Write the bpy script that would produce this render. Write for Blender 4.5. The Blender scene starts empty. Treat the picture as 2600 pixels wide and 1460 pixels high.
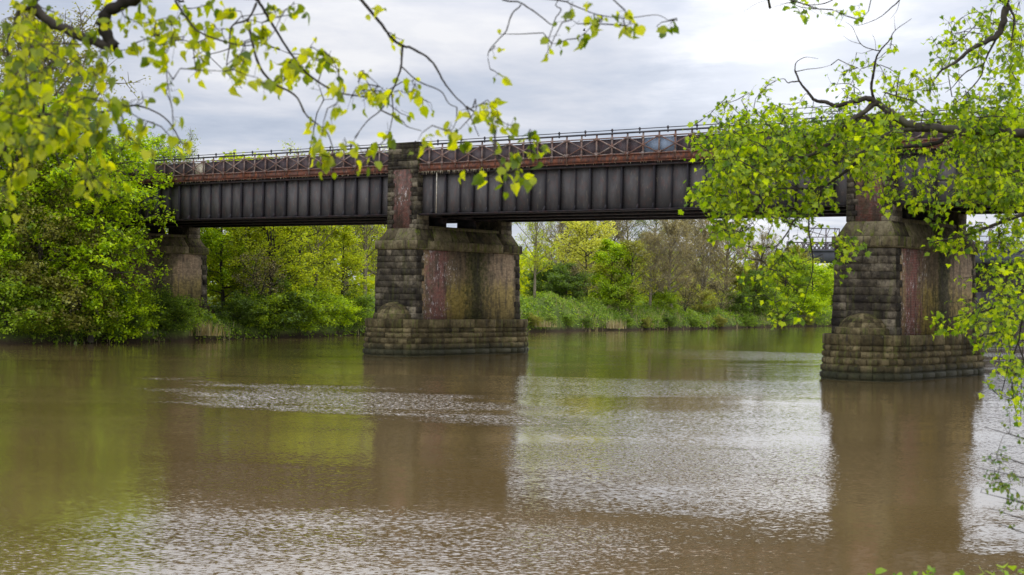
import bpy, math, random
import numpy as np
from mathutils import Vector
S = bpy.context.scene
C = bpy.context.collection
rad = math.radians

# ------------------------------------------------------------------ camera
F, PITCH, ROLL, CAMZ = 3913.7, -0.0045, 0.0190, 4.0
fw = np.array([0, math.cos(PITCH), -math.sin(PITCH)]); r0 = np.array([1., 0, 0]); u0 = np.cross(r0, fw)
RT = math.cos(ROLL)*r0 + math.sin(ROLL)*u0; UP = -math.sin(ROLL)*r0 + math.cos(ROLL)*u0
def at(px, py, d):
    """world point seen at photo pixel (px,py), d metres in front of the camera"""
    return np.array([0, 0, CAMZ]) + d*(fw + RT*(px-1300)/F - UP*(py-730)/F)
cd = bpy.data.cameras.new('camera'); cam = bpy.data.objects.new('camera', cd); C.objects.link(cam)
from mathutils import Matrix
M = Matrix(((RT[0], UP[0], -fw[0], 0), (RT[1], UP[1], -fw[1], 0), (RT[2], UP[2], -fw[2], CAMZ), (0, 0, 0, 1)))
cam.matrix_world = M
cd.sensor_width = 36; cd.lens = 36*F/2600; cd.clip_start = .1; cd.clip_end = 6000
cd.dof.use_dof = True; cd.dof.focus_distance = 90; cd.dof.aperture_fstop = 4.5
S.camera = cam
S.view_settings.view_transform = 'Standard'; S.view_settings.look = 'None'
S.view_settings.exposure = 0; S.view_settings.gamma = 1

# ------------------------------------------------------------------ node helpers
class NT:
    def __init__(s, nt): s.nt = nt; nt.nodes.clear()
    def n(s, typ, ins=None, **kw):
        nd = s.nt.nodes.new(typ)
        for k, v in kw.items(): setattr(nd, k, v)
        for k, v in (ins or {}).items():
            sock = nd.inputs[k]
            if isinstance(v, bpy.types.NodeSocket): s.nt.links.new(v, sock)
            else: sock.default_value = v
        return nd
    def math(s, op, a, b=0.0, c=0.0, clamp=False):
        nd = s.n('ShaderNodeMath', {0: a, 1: b, 2: c}, operation=op); nd.use_clamp = clamp; return nd.outputs[0]
    def vmath(s, op, a, b=None):
        nd = s.n('ShaderNodeVectorMath', {0: a}, operation=op)
        if b is not None:
            if isinstance(b, bpy.types.NodeSocket): s.nt.links.new(b, nd.inputs[1])
            else: nd.inputs[1].default_value = b
        return nd.outputs['Value'] if op in ('DOT_PRODUCT', 'LENGTH') else nd.outputs[0]
    def mix(s, f, a, b, bt='MIX'):
        nd = s.n('ShaderNodeMix', data_type='RGBA', blend_type=bt)
        for sock, v in ((nd.inputs[0], f), (nd.inputs[6], a), (nd.inputs[7], b)):
            if isinstance(v, bpy.types.NodeSocket): s.nt.links.new(v, sock)
            elif isinstance(v, (tuple, list)): sock.default_value = (*v[:3], 1)
            else: sock.default_value = v
        return nd.outputs[2]
    def noise(s, vec, scale, detail=4, rough=.55, dist=0., col=False):
        nd = s.n('ShaderNodeTexNoise', {'Vector': vec, 'Scale': scale, 'Detail': detail, 'Roughness': rough, 'Distortion': dist})
        return nd.outputs['Color' if col else 'Fac']
    def step(s, v, a, b):
        nd = s.n('ShaderNodeMapRange', {0: v, 1: a, 2: b, 3: 0., 4: 1.}); nd.interpolation_type = 'SMOOTHSTEP'; return nd.outputs[0]
    def ramp(s, f, stops):
        nd = s.n('ShaderNodeValToRGB', {0: f}); cr = nd.color_ramp
        while len(cr.elements) < len(stops): cr.elements.new(.5)
        for e, (p, c) in zip(cr.elements, stops): e.position = p; e.color = (*c, 1)
        return nd.outputs[0]
    def xyz(s, v):
        nd = s.n('ShaderNodeSeparateXYZ', {0: v}); return nd.outputs
    def comb(s, x=0., y=0., z=0.):
        return s.n('ShaderNodeCombineXYZ', {0: x, 1: y, 2: z}).outputs[0]

# ------------------------------------------------------------------ sky + sun
SUN_AZ, SUN_EL = rad(38), rad(46)          # azimuth to the right of the view axis (+Y)
GLOW = at(2010, 215, 1) - np.array([0, 0, CAMZ]); GLOW /= np.linalg.norm(GLOW)
GLOW2 = at(2480, 250, 1) - np.array([0, 0, CAMZ]); GLOW2 /= np.linalg.norm(GLOW2)
w = bpy.data.worlds.new('World'); S.world = w; w.use_nodes = True
t = NT(w.node_tree)
sky = t.n('ShaderNodeTexSky', sky_type='NISHITA', sun_disc=False, sun_elevation=SUN_EL, sun_rotation=SUN_AZ)
d = t.n('ShaderNodeTexCoord').outputs['Generated']
X, Y, Z = t.xyz(d)[:3]
zz = t.math('ADD', t.math('MAXIMUM', Z, 0.), .085)
pv = t.comb(t.math('DIVIDE', X, zz), t.math('DIVIDE', Y, zz), 0.)
n1 = t.noise(t.vmath('ADD', pv, (3.1, 1.7, 0)), .55, 7, .5, .25)
n2 = t.noise(t.vmath('ADD', pv, (11.3, 7.7, 0)), 1.6, 6, .55, .2)
n3 = t.noise(t.vmath('MULTIPLY', t.vmath('ADD', pv, (5, 2, 0)), (1., .6, 1.)), 4.5, 5, .6, .3)
cl = t.math('ADD', t.math('ADD', t.math('MULTIPLY', n1, .55), t.math('MULTIPLY', n2, .33)), t.math('MULTIPLY', n3, .12))
cloud = t.ramp(cl, [(.40, (.44, .50, .63)), (.47, (.55, .605, .73)), (.52, (.65, .685, .785)), (.57, (.76, .78, .86)), (.63, (.92, .92, .95))])
g1 = t.math('POWER', t.math('MAXIMUM', t.vmath('DOT_PRODUCT', t.vmath('NORMALIZE', d), tuple(GLOW)), 0.), 420.)
g2 = t.math('POWER', t.math('MAXIMUM', t.vmath('DOT_PRODUCT', t.vmath('NORMALIZE', d), tuple(GLOW2)), 0.), 700.)
wide = t.math('POWER', t.math('MAXIMUM', t.vmath('DOT_PRODUCT', t.vmath('NORMALIZE', d), (math.sin(SUN_AZ)*math.cos(SUN_EL), math.cos(SUN_AZ)*math.cos(SUN_EL), math.sin(SUN_EL))), 0.), 6.)
gl = t.math('ADD', t.math('MULTIPLY', g1, t.math('ADD', .45, t.math('MULTIPLY', t.step(cl, .44, .56), .65))), t.math('MULTIPLY', g2, .3))
ga3 = (math.sin(rad(8))*math.cos(rad(21)), math.cos(rad(8))*math.cos(rad(21)), math.sin(rad(21)))
g3 = t.math('POWER', t.math('MAXIMUM', t.vmath('DOT_PRODUCT', t.vmath('NORMALIZE', d), ga3), 0.), 130.)
gl = t.math('ADD', t.math('ADD', gl, t.math('MULTIPLY', g3, .3)), t.math('MULTIPLY', wide, .22))
zen = t.math('ADD', t.math('ADD', 1., t.math('MULTIPLY', t.step(Z, .155, .50), 2.5)), t.math('MULTIPLY', t.step(t.math('MULTIPLY', Y, -1.), -.2, .7), .9))
cloud = t.mix(1., cloud, t.comb(zen, zen, zen), 'MULTIPLY')
cloud = t.mix(1., cloud, t.comb(t.math('MULTIPLY', gl, 1.), t.math('MULTIPLY', gl, .96), t.math('MULTIPLY', gl, .9)), 'ADD')
cloud10 = t.mix(1., cloud, (10, 10, 10), 'MULTIPLY')
skc = t.mix(.93, sky.outputs[0], cloud10)
bg = t.n('ShaderNodeBackground', {'Color': skc, 'Strength': .1})
t.n('ShaderNodeOutputWorld', {'Surface': bg.outputs[0]})
sl = bpy.data.lights.new('sun', 'SUN'); sl.energy = 1.6; sl.angle = rad(14); sl.color = (1, .95, .86)
so = bpy.data.objects.new('sun', sl); C.objects.link(so)
so.rotation_euler = Vector((math.sin(SUN_AZ)*math.cos(SUN_EL), math.cos(SUN_AZ)*math.cos(SUN_EL), math.sin(SUN_EL))).to_track_quat('Z', 'Y').to_euler()

# ------------------------------------------------------------------ mesh helpers
def mesh_np(name, V, faces):
    """faces: list of (n,k) int arrays"""
    me = bpy.data.meshes.new(name); V = np.asarray(V, dtype=np.float32)
    faces = [np.asarray(f, dtype=np.int32) for f in faces if len(f)]
    me.vertices.add(len(V)); me.vertices.foreach_set('co', V.ravel())
    li = np.concatenate([f.ravel() for f in faces]); tot = np.concatenate([np.full(len(f), f.shape[1]) for f in faces])
    st = np.concatenate([[0], np.cumsum(tot)[:-1]])
    me.loops.add(len(li)); me.loops.foreach_set('vertex_index', li)
    me.polygons.add(len(tot)); me.polygons.foreach_set('loop_start', st.astype(np.int32)); me.polygons.foreach_set('loop_total', tot.astype(np.int32))
    me.update(calc_edges=True); me.validate(); return me
def link(name, me, mat, parent=None, loc=None, smooth=False):
    o = bpy.data.objects.new(name, me); C.objects.link(o)
    if mat: me.materials.clear(); me.materials.append(mat)
    if parent: o.parent = parent
    if loc is not None: o.location = loc
    if smooth: me.polygons.foreach_set('use_smooth', [True]*len(me.polygons))
    return o
def tag(o, label=None, cat=None, group=None, kind=None):
    for k, v in (('label', label), ('category', cat), ('group', group), ('kind', kind)):
        if v: o[k] = v
    return o
def empty(name, loc=(0, 0, 0), rz=0):
    o = bpy.data.objects.new(name, None); C.objects.link(o); o.location = loc; o.rotation_euler = (0, 0, rz); return o
def copy_tree(o, parent=None):
    c = o.copy(); C.objects.link(c); c.parent = parent
    for ch in list(o.children): copy_tree(ch, c)
    return c

class MB:
    def __init__(s): s.V = []; s.Fq = []; s.Ft = []
    def add(s, vs, quads=(), tris=()):
        b = len(s.V); s.V.extend([tuple(v) for v in vs])
        s.Fq.extend([[b+i for i in q] for q in quads]); s.Ft.extend([[b+i for i in q] for q in tris])
    def box(s, x0, x1, y0, y1, z0, z1):
        s.add([(x, y, z) for z in (z0, z1) for y in (y0, y1) for x in (x0, x1)],
              [(0, 2, 3, 1), (4, 5, 7, 6), (0, 1, 5, 4), (2, 6, 7, 3), (0, 4, 6, 2), (1, 3, 7, 5)])
    def frustum(s, b, tt, z0, z1):
        (a0, a1, c0, c1), (d0, d1, e0, e1) = b, tt
        s.add([(a0, c0, z0), (a1, c0, z0), (a0, c1, z0), (a1, c1, z0), (d0, e0, z1), (d1, e0, z1), (d0, e1, z1), (d1, e1, z1)],
              [(0, 2, 3, 1), (4, 5, 7, 6), (0, 1, 5, 4), (2, 6, 7, 3), (0, 4, 6, 2), (1, 3, 7, 5)])
    def bar(s, a, b, wd, th, nrm=(0, -1, 0)):
        a = np.array(a, float); b = np.array(b, float); d = (b-a)/np.linalg.norm(b-a); n = np.array(nrm, float)
        sd = np.cross(d, n); sd /= np.linalg.norm(sd); n = np.cross(sd, d); P = []
        for p in (a, b):
            for i, j in ((-1, -1), (1, -1), (1, 1), (-1, 1)): P.append(p+sd*wd/2*i+n*th/2*j)
        s.add(P, [(0, 3, 2, 1), (4, 5, 6, 7), (0, 1, 5, 4), (1, 2, 6, 5), (2, 3, 7, 6), (3, 0, 4, 7)])
    def skin(s, p00, p10, p11, p01, out, inset, bulge, jit=0., rng=random, iuu=None):
        """one dressed stone: a chamfered, bulging face over a solid core"""
        P = [np.array(p, float) for p in (p00, p10, p11, p01)]; out = np.array(out, float)
        c = sum(P)/4; bb = bulge*(1+rng.uniform(-jit, jit)); inner = []
        ul = np.linalg.norm(P[1]-P[0]); vl = np.linalg.norm(P[3]-P[0])
        du = (P[1]-P[0])/max(ul, 1e-6); dv = (P[3]-P[0])/max(vl, 1e-6)
        iu = min(inset if iuu is None else iuu, ul*.4); iv = min(inset, vl*.4)
        for k, p in enumerate(P):
            su = 1 if k in (0, 3) else -1; sv = 1 if k in (0, 1) else -1
            inner.append(p+du*iu*su+dv*iv*sv+out*bb)
        cc = c+out*(bb+.1*bb)
        s.add(P+inner+[cc], [(0, 1, 5, 4), (1, 2, 6, 5), (2, 3, 7, 6), (3, 0, 4, 7)], [(4, 5, 8), (5, 6, 8), (6, 7, 8), (7, 4, 8)])
    def mesh(s, name): return mesh_np(name, s.V, [s.Fq and np.array(s.Fq) or [], s.Ft and np.array(s.Ft) or []] if False else [np.array(f) for f in (s.Fq, s.Ft) if f])
    def build(s, name, mat, parent=None, loc=None, smooth=False): return link(name, s.mesh(name), mat, parent, loc, smooth)

def tubes(paths, sides=5):
    """paths: list of (pts (m,3), radii (m))"""
    V = []; Fc = []; b = 0
    ang = np.arange(sides)*2*math.pi/sides; ca, sa = np.cos(ang), np.sin(ang)
    ring = np.arange(sides); nxt = (ring+1) % sides
    for P, R in paths:
        P = np.asarray(P, float); m = len(P)
        T = np.gradient(P, axis=0); T /= np.linalg.norm(T, axis=1)[:, None]+1e-9
        ref = np.array([0, 0, 1.]) if abs(T[:, 2]).mean() < .8 else np.array([1., 0, 0])
        A = np.cross(T, ref); A /= np.linalg.norm(A, axis=1)[:, None]+1e-9; B = np.cross(T, A)
        R = np.asarray(R, float)[:, None, None]
        V.append((P[:, None, :]+R*(A[:, None, :]*ca[None, :, None]+B[:, None, :]*sa[None, :, None])).reshape(-1, 3))
        for i in range(m-1):
            q = b+i*sides
            Fc.append(np.stack([q+ring, q+nxt, q+sides+nxt, q+sides+ring], 1))
        b += m*sides
    return np.concatenate(V), np.concatenate(Fc)
def tube_mesh(name, groups):
    Vs, Fs, b = [], [], 0
    for paths, sides in groups:
        if not paths: continue
        V, Fc = tubes(paths, sides); Vs.append(V); Fs.append(Fc+b); b += len(V)
    return mesh_np(name, np.concatenate(Vs), [np.concatenate(Fs)])

def leaf_mesh(name, pos, size, rng, template, tris, flat=.5, droop=.3, direc=None):
    """one leaf per position. template (k,3): x across, y along, z off the blade"""
    n = len(pos); pos = np.asarray(pos, float); size = np.asarray(size)*np.ones(n)
    az = rng.uniform(0, 2*math.pi, n); y = np.stack([np.cos(az), np.sin(az), np.zeros(n)], 1)
    if direc is not None: y = y*.7+direc
    y[:, 2] += rng.normal(-droop, .35, n); y /= np.linalg.norm(y, axis=1)[:, None]
    z = np.stack([rng.normal(0, flat, n), rng.normal(0, flat, n), np.ones(n)], 1)
    x = np.cross(y, z); x /= np.linalg.norm(x, axis=1)[:, None]+1e-9; z = np.cross(x, y)
    T = np.repeat(template[None], n, 0)*size[:, None, None]
    T[..., 2] *= rng.uniform(-.4, 2.2, n)[:, None]; T[..., 0] *= rng.uniform(.65, 1.1, n)[:, None]
    T[..., 2] -= (T[..., 1]**2)/size[:, None]*rng.uniform(-.1, .7, n)[:, None]
    V = pos[:, None]+T[..., 0:1]*x[:, None]+T[..., 1:2]*y[:, None]+T[..., 2:3]*z[:, None]
    k = len(template); Fc = (np.arange(n)*k)[:, None, None]+np.array(tris)[None]
    return mesh_np(name, V.reshape(-1, 3), [Fc.reshape(-1, len(tris[0]))])
DIAMOND = np.array([(0, 0, 0), (.5, .45, .12), (0, 1, 0), (-.5, .45, .12)]); DTRI = [(0, 1, 2), (0, 2, 3)]
def outline(pts, fold=.25):
    P = [(0, .42, 0)]+[(x, y, fold*abs(x)-.15*(y-.4)**2) for x, y in pts]
    n = len(pts); return np.array(P), [(0, 1+i, 1+(i+1) % n) for i in range(n)]
ROUND = outline([(0, .04), (.16, -.04), (.36, .06), (.40, .16), (.50, .26), (.46, .44), (.50, .58), (.34, .74), (.22, .86), (.0, 1.06), (-.18, .84), (-.36, .72), (-.47, .60), (-.42, .42), (-.48, .28), (-.36, .1), (-.18, -.04)], .5)
PALM = outline([(0, .02), (.22, -.08), (.42, .08), (.36, .2), (.6, .42), (.3, .52), (.3, .7), (.1, .72), (0, 1.05), (-.1, .72), (-.3, .7), (-.3, .52), (-.6, .42), (-.36, .2), (-.42, .08), (-.22, -.08)])
SMALL = outline([(0, 0), (.35, .2), (.4, .6), (0, 1), (-.4, .6), (-.35, .2)])

# ------------------------------------------------------------------ materials
def mat(name):
    m = bpy.data.materials.new(name); m.use_nodes = True; return m, NT(m.node_tree)
def out(t, sh): t.n('ShaderNodeOutputMaterial', {'Surface': sh})
def leaf_mat(name, c1, c2, c3, tr=.45, trc=1.5):
    m, t = mat(name)
    r = t.n('ShaderNodeNewGeometry').outputs['Random Per Island']
    pos = t.n('ShaderNodeNewGeometry').outputs['Position']
    nz = t.noise(pos, .9, 2)
    f = t.math('ADD', t.math('MULTIPLY', r, .8), t.math('MULTIPLY', t.math('SUBTRACT', nz, .42), 1.0))
    col = t.ramp(f, [(.12, c1), (.5, c2), (.9, c3)])
    di = t.n('ShaderNodeBsdfDiffuse', {'Color': col}).outputs[0]
    tl = t.n('ShaderNodeBsdfTranslucent', {'Color': t.mix(1., col, (trc*1.15, trc*1.1, trc*.35), 'MULTIPLY')}).outputs[0]
    gl = t.n('ShaderNodeBsdfGlossy', {'Color': (1, 1, 1, 1), 'Roughness': .45}).outputs[0]
    a = t.n('ShaderNodeMixShader', {0: tr, 1: di, 2: tl}).outputs[0]
    out(t, t.n('ShaderNodeMixShader', {0: .015, 1: a, 2: gl}).outputs[0]); return m
def rough_mat(name, stops, scale=3., rough=.85, bump=.02, stretch=(1, 1, 1), island=.3, bscale=25.):
    m, t = mat(name); g = t.n('ShaderNodeNewGeometry'); p = t.vmath('MULTIPLY', g.outputs['Position'], stretch)
    f = t.math('ADD', t.noise(p, scale, 6, .6), t.math('MULTIPLY', t.math('SUBTRACT', g.outputs['Random Per Island'], .5), island))
    col = t.ramp(f, stops)
    b = t.n('ShaderNodeBump', {'Strength': .6, 'Distance': bump, 'Height': t.noise(p, bscale, 4, .6)})
    out(t, t.n('ShaderNodeBsdfPrincipled', {'Base Color': col, 'Roughness': rough, 'Specular IOR Level': .12, 'Normal': b.outputs[0]}).outputs[0]); return m

LM = {}
LM['lime'] = leaf_mat('leaf_near_lime', (.055, .09, .002), (.19, .225, .002), (.38, .38, .004), .58, 1.85)
LM['maple'] = leaf_mat('leaf_maple', (.05, .10, .003), (.17, .25, .004), (.33, .39, .006), .54, 1.75)
LM['haw'] = leaf_mat('leaf_hawthorn', (.05, .10, .02), (.09, .15, .02), (.15, .17, .03), .4, 1.4)
LM['syc'] = leaf_mat('leaf_sycamore', (.14, .23, .004), (.28, .41, .005), (.46, .56, .01), .45, 1.4)
LM['mid'] = leaf_mat('leaf_mid', (.10, .17, .010), (.20, .29, .012), (.31, .40, .018), .45, 1.4)
LM['yel'] = leaf_mat('leaf_yellowgreen', (.19, .25, .012), (.32, .38, .015), (.48, .50, .025), .5, 1.4)
LM['lem'] = leaf_mat('leaf_lemon', (.32, .34, .05), (.50, .50, .08), (.64, .62, .12), .45, 1.4)
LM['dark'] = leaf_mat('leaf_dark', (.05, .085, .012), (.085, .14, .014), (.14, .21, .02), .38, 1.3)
LM['olive'] = leaf_mat('leaf_olive', (.13, .13, .02), (.21, .21, .035), (.30, .29, .055), .42, 1.3)
LM['bud'] = leaf_mat('leaf_buds', (.19, .15, .07), (.28, .23, .11), (.38, .33, .17), .38, 1.2)
LM['grey'] = leaf_mat('leaf_greygreen', (.14, .18, .06), (.22, .27, .09), (.30, .34, .13), .42, 1.2)
LM['grass'] = leaf_mat('leaf_grass', (.11, .19, .02), (.19, .29, .03), (.32, .35, .09), .42, 1.2)
LM['nettle'] = leaf_mat('leaf_nettle', (.075, .13, .012), (.145, .235, .018), (.25, .34, .03), .42, 1.3)
LM['dry'] = leaf_mat('leaf_dry', (.16, .13, .06), (.27, .22, .11), (.40, .33, .18), .35, 1.0)
bark = rough_mat('bark_dark', [(.3, (.018, .014, .010)), (.6, (.05, .04, .03)), (.8, (.09, .08, .05))], 6, .9, .01)
bark2 = rough_mat('bark_far', [(.3, (.03, .025, .018)), (.6, (.07, .06, .04)), (.8, (.12, .11, .07))], 3, .9, .01)
bark3 = rough_mat('bark_pale', [(.3, (.12, .10, .06)), (.6, (.19, .16, .10)), (.8, (.28, .24, .16))], 3, .9, .01)

def stone_mat(name, dark, mid, light, green=(.085, .09, .02), gamt=.5):
    m, t = mat(name); g = t.n('ShaderNodeNewGeometry'); p = g.outputs['Position']; ri = g.outputs['Random Per Island']
    Zp = t.xyz(p)[2]
    f = t.math('ADD', t.math('MULTIPLY', t.noise(p, 1.6, 8, .68), .9), t.math('MULTIPLY', ri, .26))
    col = t.ramp(f, [(.36, dark), (.58, mid), (.78, light)])
    blk = t.math('FRACT', t.math('MULTIPLY', ri, 7.31))
    col = t.mix(t.math('MULTIPLY', t.step(blk, .5, .95), .4), col, dark)
    col = t.mix(t.math('MULTIPLY', t.step(t.noise(p, 4.2, 8, .75), .5, .62), .55), col, dark)
    st = t.noise(t.vmath('MULTIPLY', p, (3.2, 3.2, .35)), 1.3, 5, .6)
    col = t.mix(t.math('MULTIPLY', t.step(st, .5, .68), gamt), col, green)
    st2 = t.noise(t.vmath('MULTIPLY', t.vmath('ADD', p, (17, 5, 3)), (4, 4, .5)), 1.5, 5, .6)
    col = t.mix(t.math('MULTIPLY', t.step(st2, .55, .72), .75), col, (.022, .019, .016))
    pale = t.noise(t.vmath('ADD', p, (7, 0, 9)), 5.5, 6, .7)
    col = t.mix(t.math('MULTIPLY', t.step(pale, .6, .76), .45), col, (.24, .215, .165))
    # tide line: the lowest courses are wet and dark
    wet = t.math('SUBTRACT', 1., t.step(t.math('ADD', Zp, t.math('MULTIPLY', t.noise(p, 2.5, 3), .5)), .55, 1.1))
    col = t.mix(t.math('MULTIPLY', wet, .8), col, (.020, .021, .010))
    b = t.n('ShaderNodeBump', {'Strength': 1., 'Distance': .09, 'Height': t.noise(p, 6, 9, .7)})
    out(t, t.n('ShaderNodeBsdfPrincipled', {'Base Color': col, 'Roughness': t.math('SUBTRACT', .95, t.math('MULTIPLY', wet, .3)), 'Specular IOR Level': t.math('ADD', .08, t.math('MULTIPLY', wet, .02)), 'Normal': b.outputs[0]}).outputs[0]); return m
stone_dark = stone_mat('stone_blackened', (.010, .008, .007), (.046, .037, .024), (.17, .138, .09), gamt=.25)
stone_brown = stone_mat('stone_brown', (.018, .014, .007), (.070, .053, .024), (.165, .128, .062), gamt=.6)
stone_cap = stone_mat('stone_cap', (.025, .020, .012), (.090, .070, .036), (.19, .155, .085), (.085, .10, .010), .75)

def brick_mat(name, front=False):
    m, t = mat(name); g = t.n('ShaderNodeNewGeometry'); p = g.outputs['Position']
    o = t.n('ShaderNodeTexCoord').outputs['Object']; ox, oy, oz = t.xyz(o)[:3]
    v = t.comb(t.math('ADD', ox, oy), oz, 0.)
    bt = t.n('ShaderNodeTexBrick', {'Vector': v, 'Scale': 1., 'Mortar Size': .012, 'Mortar Smooth': .3, 'Bias': -.1, 'Brick Width': .235, 'Row Height': .085,
             'Color1': (.20, .072, .05, 1), 'Color2': (.10, .045, .035, 1), 'Mortar': (.15, .11, .09, 1)})
    col = bt.outputs['Color']
    vs = t.noise(t.vmath('MULTIPLY', p, (1.6, 1.6, .25)), 1., 7, .65)
    vs2 = t.noise(t.vmath('MULTIPLY', t.vmath('ADD', p, (31, 3, 1)), (3., 3., .4)), 1., 7, .68)
    mot = t.noise(p, 3.5, 8, .7); fl = t.noise(t.vmath('MULTIPLY', t.vmath('ADD', p, (8, 8, 8)), (1., 1., .55)), 7., 5, .75)
    def zone(c, a_, b_, wgt, src=None):
        """stain between a_ and b_ metres along the wall, its edges wandering with the run-off streaks"""
        yy = t.math('ADD', oy, t.math('ADD', t.math('MULTIPLY', t.math('SUBTRACT', vs, .5), 3.), t.math('MULTIPLY', t.math('SUBTRACT', mot, .5), 3.4)))
        m_ = t.math('MULTIPLY', t.step(yy, a_-.5, a_+.5), t.math('SUBTRACT', 1., t.step(yy, b_-.5, b_+.5)))
        if src is not None: m_ = t.math('MULTIPLY', m_, src)
        return t.mix(t.math('MULTIPLY', m_, wgt), base_[0], c)
    base_ = [col]
    if front:
        base_[0] = t.mix(t.math('MULTIPLY', t.step(mot, .44, .56), .75), col, (.085, .062, .05))
    else:
        zl = t.math('SUBTRACT', 1., t.step(t.math('ADD', oz, t.math('MULTIPLY', t.math('SUBTRACT', vs2, .5), 3.4)), 3.9, 5.3))   # low part of the wall
        base_[0] = zone((.17, .125, .055), -2, .95, .8)
        base_[0] = zone((.14, .105, .055), 3.0, 5.3, .85)
        base_[0] = zone((.205, .155, .04), 3.0, 5.4, .9, zl)
        base_[0] = zone((.165, .125, .075), 6.7, 12, .85)
        base_[0] = zone((.225, .17, .055), 6.9, 12, .85, zl)
        base_[0] = zone((.075, .07, .022), 5.0, 7.0, .95)
        base_[0] = zone((.018, .019, .011), 5.7, 6.35, .9)
    col = t.mix(t.math('MULTIPLY', t.step(vs2, .48, .64), .7), base_[0], (.045, .036, .028))
    ez = t.step(t.noise(t.vmath('ADD', p, (1, 9, 2)), .9, 3), .46, .60)
    lime = t.math('MULTIPLY', t.step(fl, .54, .64), ez)
    if not front: lime = t.math('MULTIPLY', lime, t.math('SUBTRACT', 1., t.step(oy, 3.0, 4.5)))
    col = t.mix(t.math('MULTIPLY', t.step(t.noise(t.vmath('ADD', p, (40, 4, 4)), 1.1, 6, .65), .48, .62), .55), col, (.075, .06, .035))
    col = t.mix(t.math('MULTIPLY', lime, .7), col, (.50, .46, .42))  # lime bloom
    mo = t.math('MULTIPLY', t.step(bt.outputs['Fac'], .3, .9), .3)
    col = t.mix(mo, col, t.mix(1., col, (1.4, 1.35, 1.3), 'MULTIPLY'))
    bv = t.n('ShaderNodeTexBrick', {'Vector': v, 'Scale': 1., 'Mortar Size': .0, 'Bias': 0., 'Brick Width': .235, 'Row Height': .085, 'Color1': (.55, .55, .55, 1), 'Color2': (1.35, 1.35, 1.35, 1), 'Mortar': (.8, .8, .8, 1)})
    col = t.mix(.5, col, t.mix(1., col, bv.outputs['Color'], 'MULTIPLY'))
    m2 = t.noise(t.vmath('ADD', p, (2, 2, 4)), 4.5, 9, .78); m3 = t.step(m2, .36, .66); m3 = t.math('ADD', .72, t.math('MULTIPLY', m3, .5))
    col = t.mix(1., col, t.comb(m3, m3, m3), 'MULTIPLY')
    h = t.math('SUBTRACT', t.math('MULTIPLY', t.noise(p, 18, 4), .4), bt.outputs['Fac'])
    b = t.n('ShaderNodeBump', {'Strength': .7, 'Distance': .012, 'Height': h})
    out(t, t.n('ShaderNodeBsdfPrincipled', {'Base Color': col, 'Roughness': .95, 'Specular IOR Level': .08, 'Normal': b.outputs[0]}).outputs[0]); return m
brick_side = brick_mat('brick_stained'); brick_front = brick_mat('brick_bloomed', True)

def iron_mat(name, base, lite, rust=(.20, .06, .025), ramt=.2, rl=.6, pale=0., rough=.55, spec=.4):
    m, t = mat(name); g = t.n('ShaderNodeNewGeometry'); p = g.outputs['Position']; ri = g.outputs['Random Per Island']
    f = t.math('ADD', t.noise(t.vmath('MULTIPLY', p, (2, 2, .6)), 1.2, 6, .6), t.math('MULTIPLY', t.math('SUBTRACT', ri, .5), .35))
    col = t.ramp(f, [(.35, base), (.68, lite)])
    rn = t.noise(t.vmath('MULTIPLY', t.vmath('ADD', p, (4, 4, 9)), (2.4, 2.4, 1.6)), 1.5, 7, .68)
    col = t.mix(t.math('MULTIPLY', t.step(rn, rl-.09, rl+.07), ramt), col, t.mix(t.noise(p, 9, 4), (rust[0]*.5, rust[1]*.5, rust[2]*.6), (rust[0]*1.5, rust[1]*1.7, rust[2]*1.6)))
    if pale:
        pn = t.noise(t.vmath('MULTIPLY', t.vmath('ADD', p, (14, 2, 1)), (5, 5, 1.2)), 1.6, 7, .7)
        col = t.mix(t.math('MULTIPLY', t.step(pn, .58, .68), pale), col, (.42, .33, .20))
    b = t.n('ShaderNodeBump', {'Strength': .4, 'Distance': .01, 'Height': t.noise(p, 14, 5, .6)})
    out(t, t.n('ShaderNodeBsdfPrincipled', {'Base Color': col, 'Roughness': rough, 'Specular IOR Level': spec, 'Normal': b.outputs[0]}).outputs[0]); return m
iron = iron_mat('girder_iron', (.054, .049, .046), (.091, .083, .077), (.10, .05, .04), .4, .58, pale=.22, rough=.8, spec=.15)
iron_dark = iron_mat('flange_iron', (.014, .012, .012), (.034, .029, .028), (.10, .035, .028), .35, .58, rough=.8, spec=.15)
shaded_rib_iron = iron_mat('shaded_rib_iron', (.022, .020, .022), (.04, .037, .038), (.09, .03, .025), .3, .6, rough=.85, spec=.1)  # darker than the web: rib-side shade and dark rust put into the colour
rusty = iron_mat('rusty_edge_beam', (.060, .036, .030), (.105, .052, .038), (.17, .052, .024), .7, .52, .55, .9, .08)
lattice = iron_mat('lattice_iron', (.095, .068, .058), (.21, .165, .135), (.13, .05, .03), .7, .5, .35, .8, .2)
plate = iron_mat('parapet_plate_iron', (.045, .033, .034), (.085, .066, .064), (.13, .05, .04), .35, .58, .0, .75, .2)
blue_plate = iron_mat('blue_plate', (.13, .165, .21), (.20, .24, .29), (.12, .07, .05), .3, .62, 0, .6, .3)
rail_m = iron_mat('handrail_iron', (.018, .018, .02), (.04, .038, .04), (.12, .04, .025), .3, .6)
lime_m = rough_mat('lime_drip', [(.3, (.25, .2, .13)), (.6, (.5, .44, .33)), (.8, (.65, .6, .5))], 8, .9)

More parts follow.
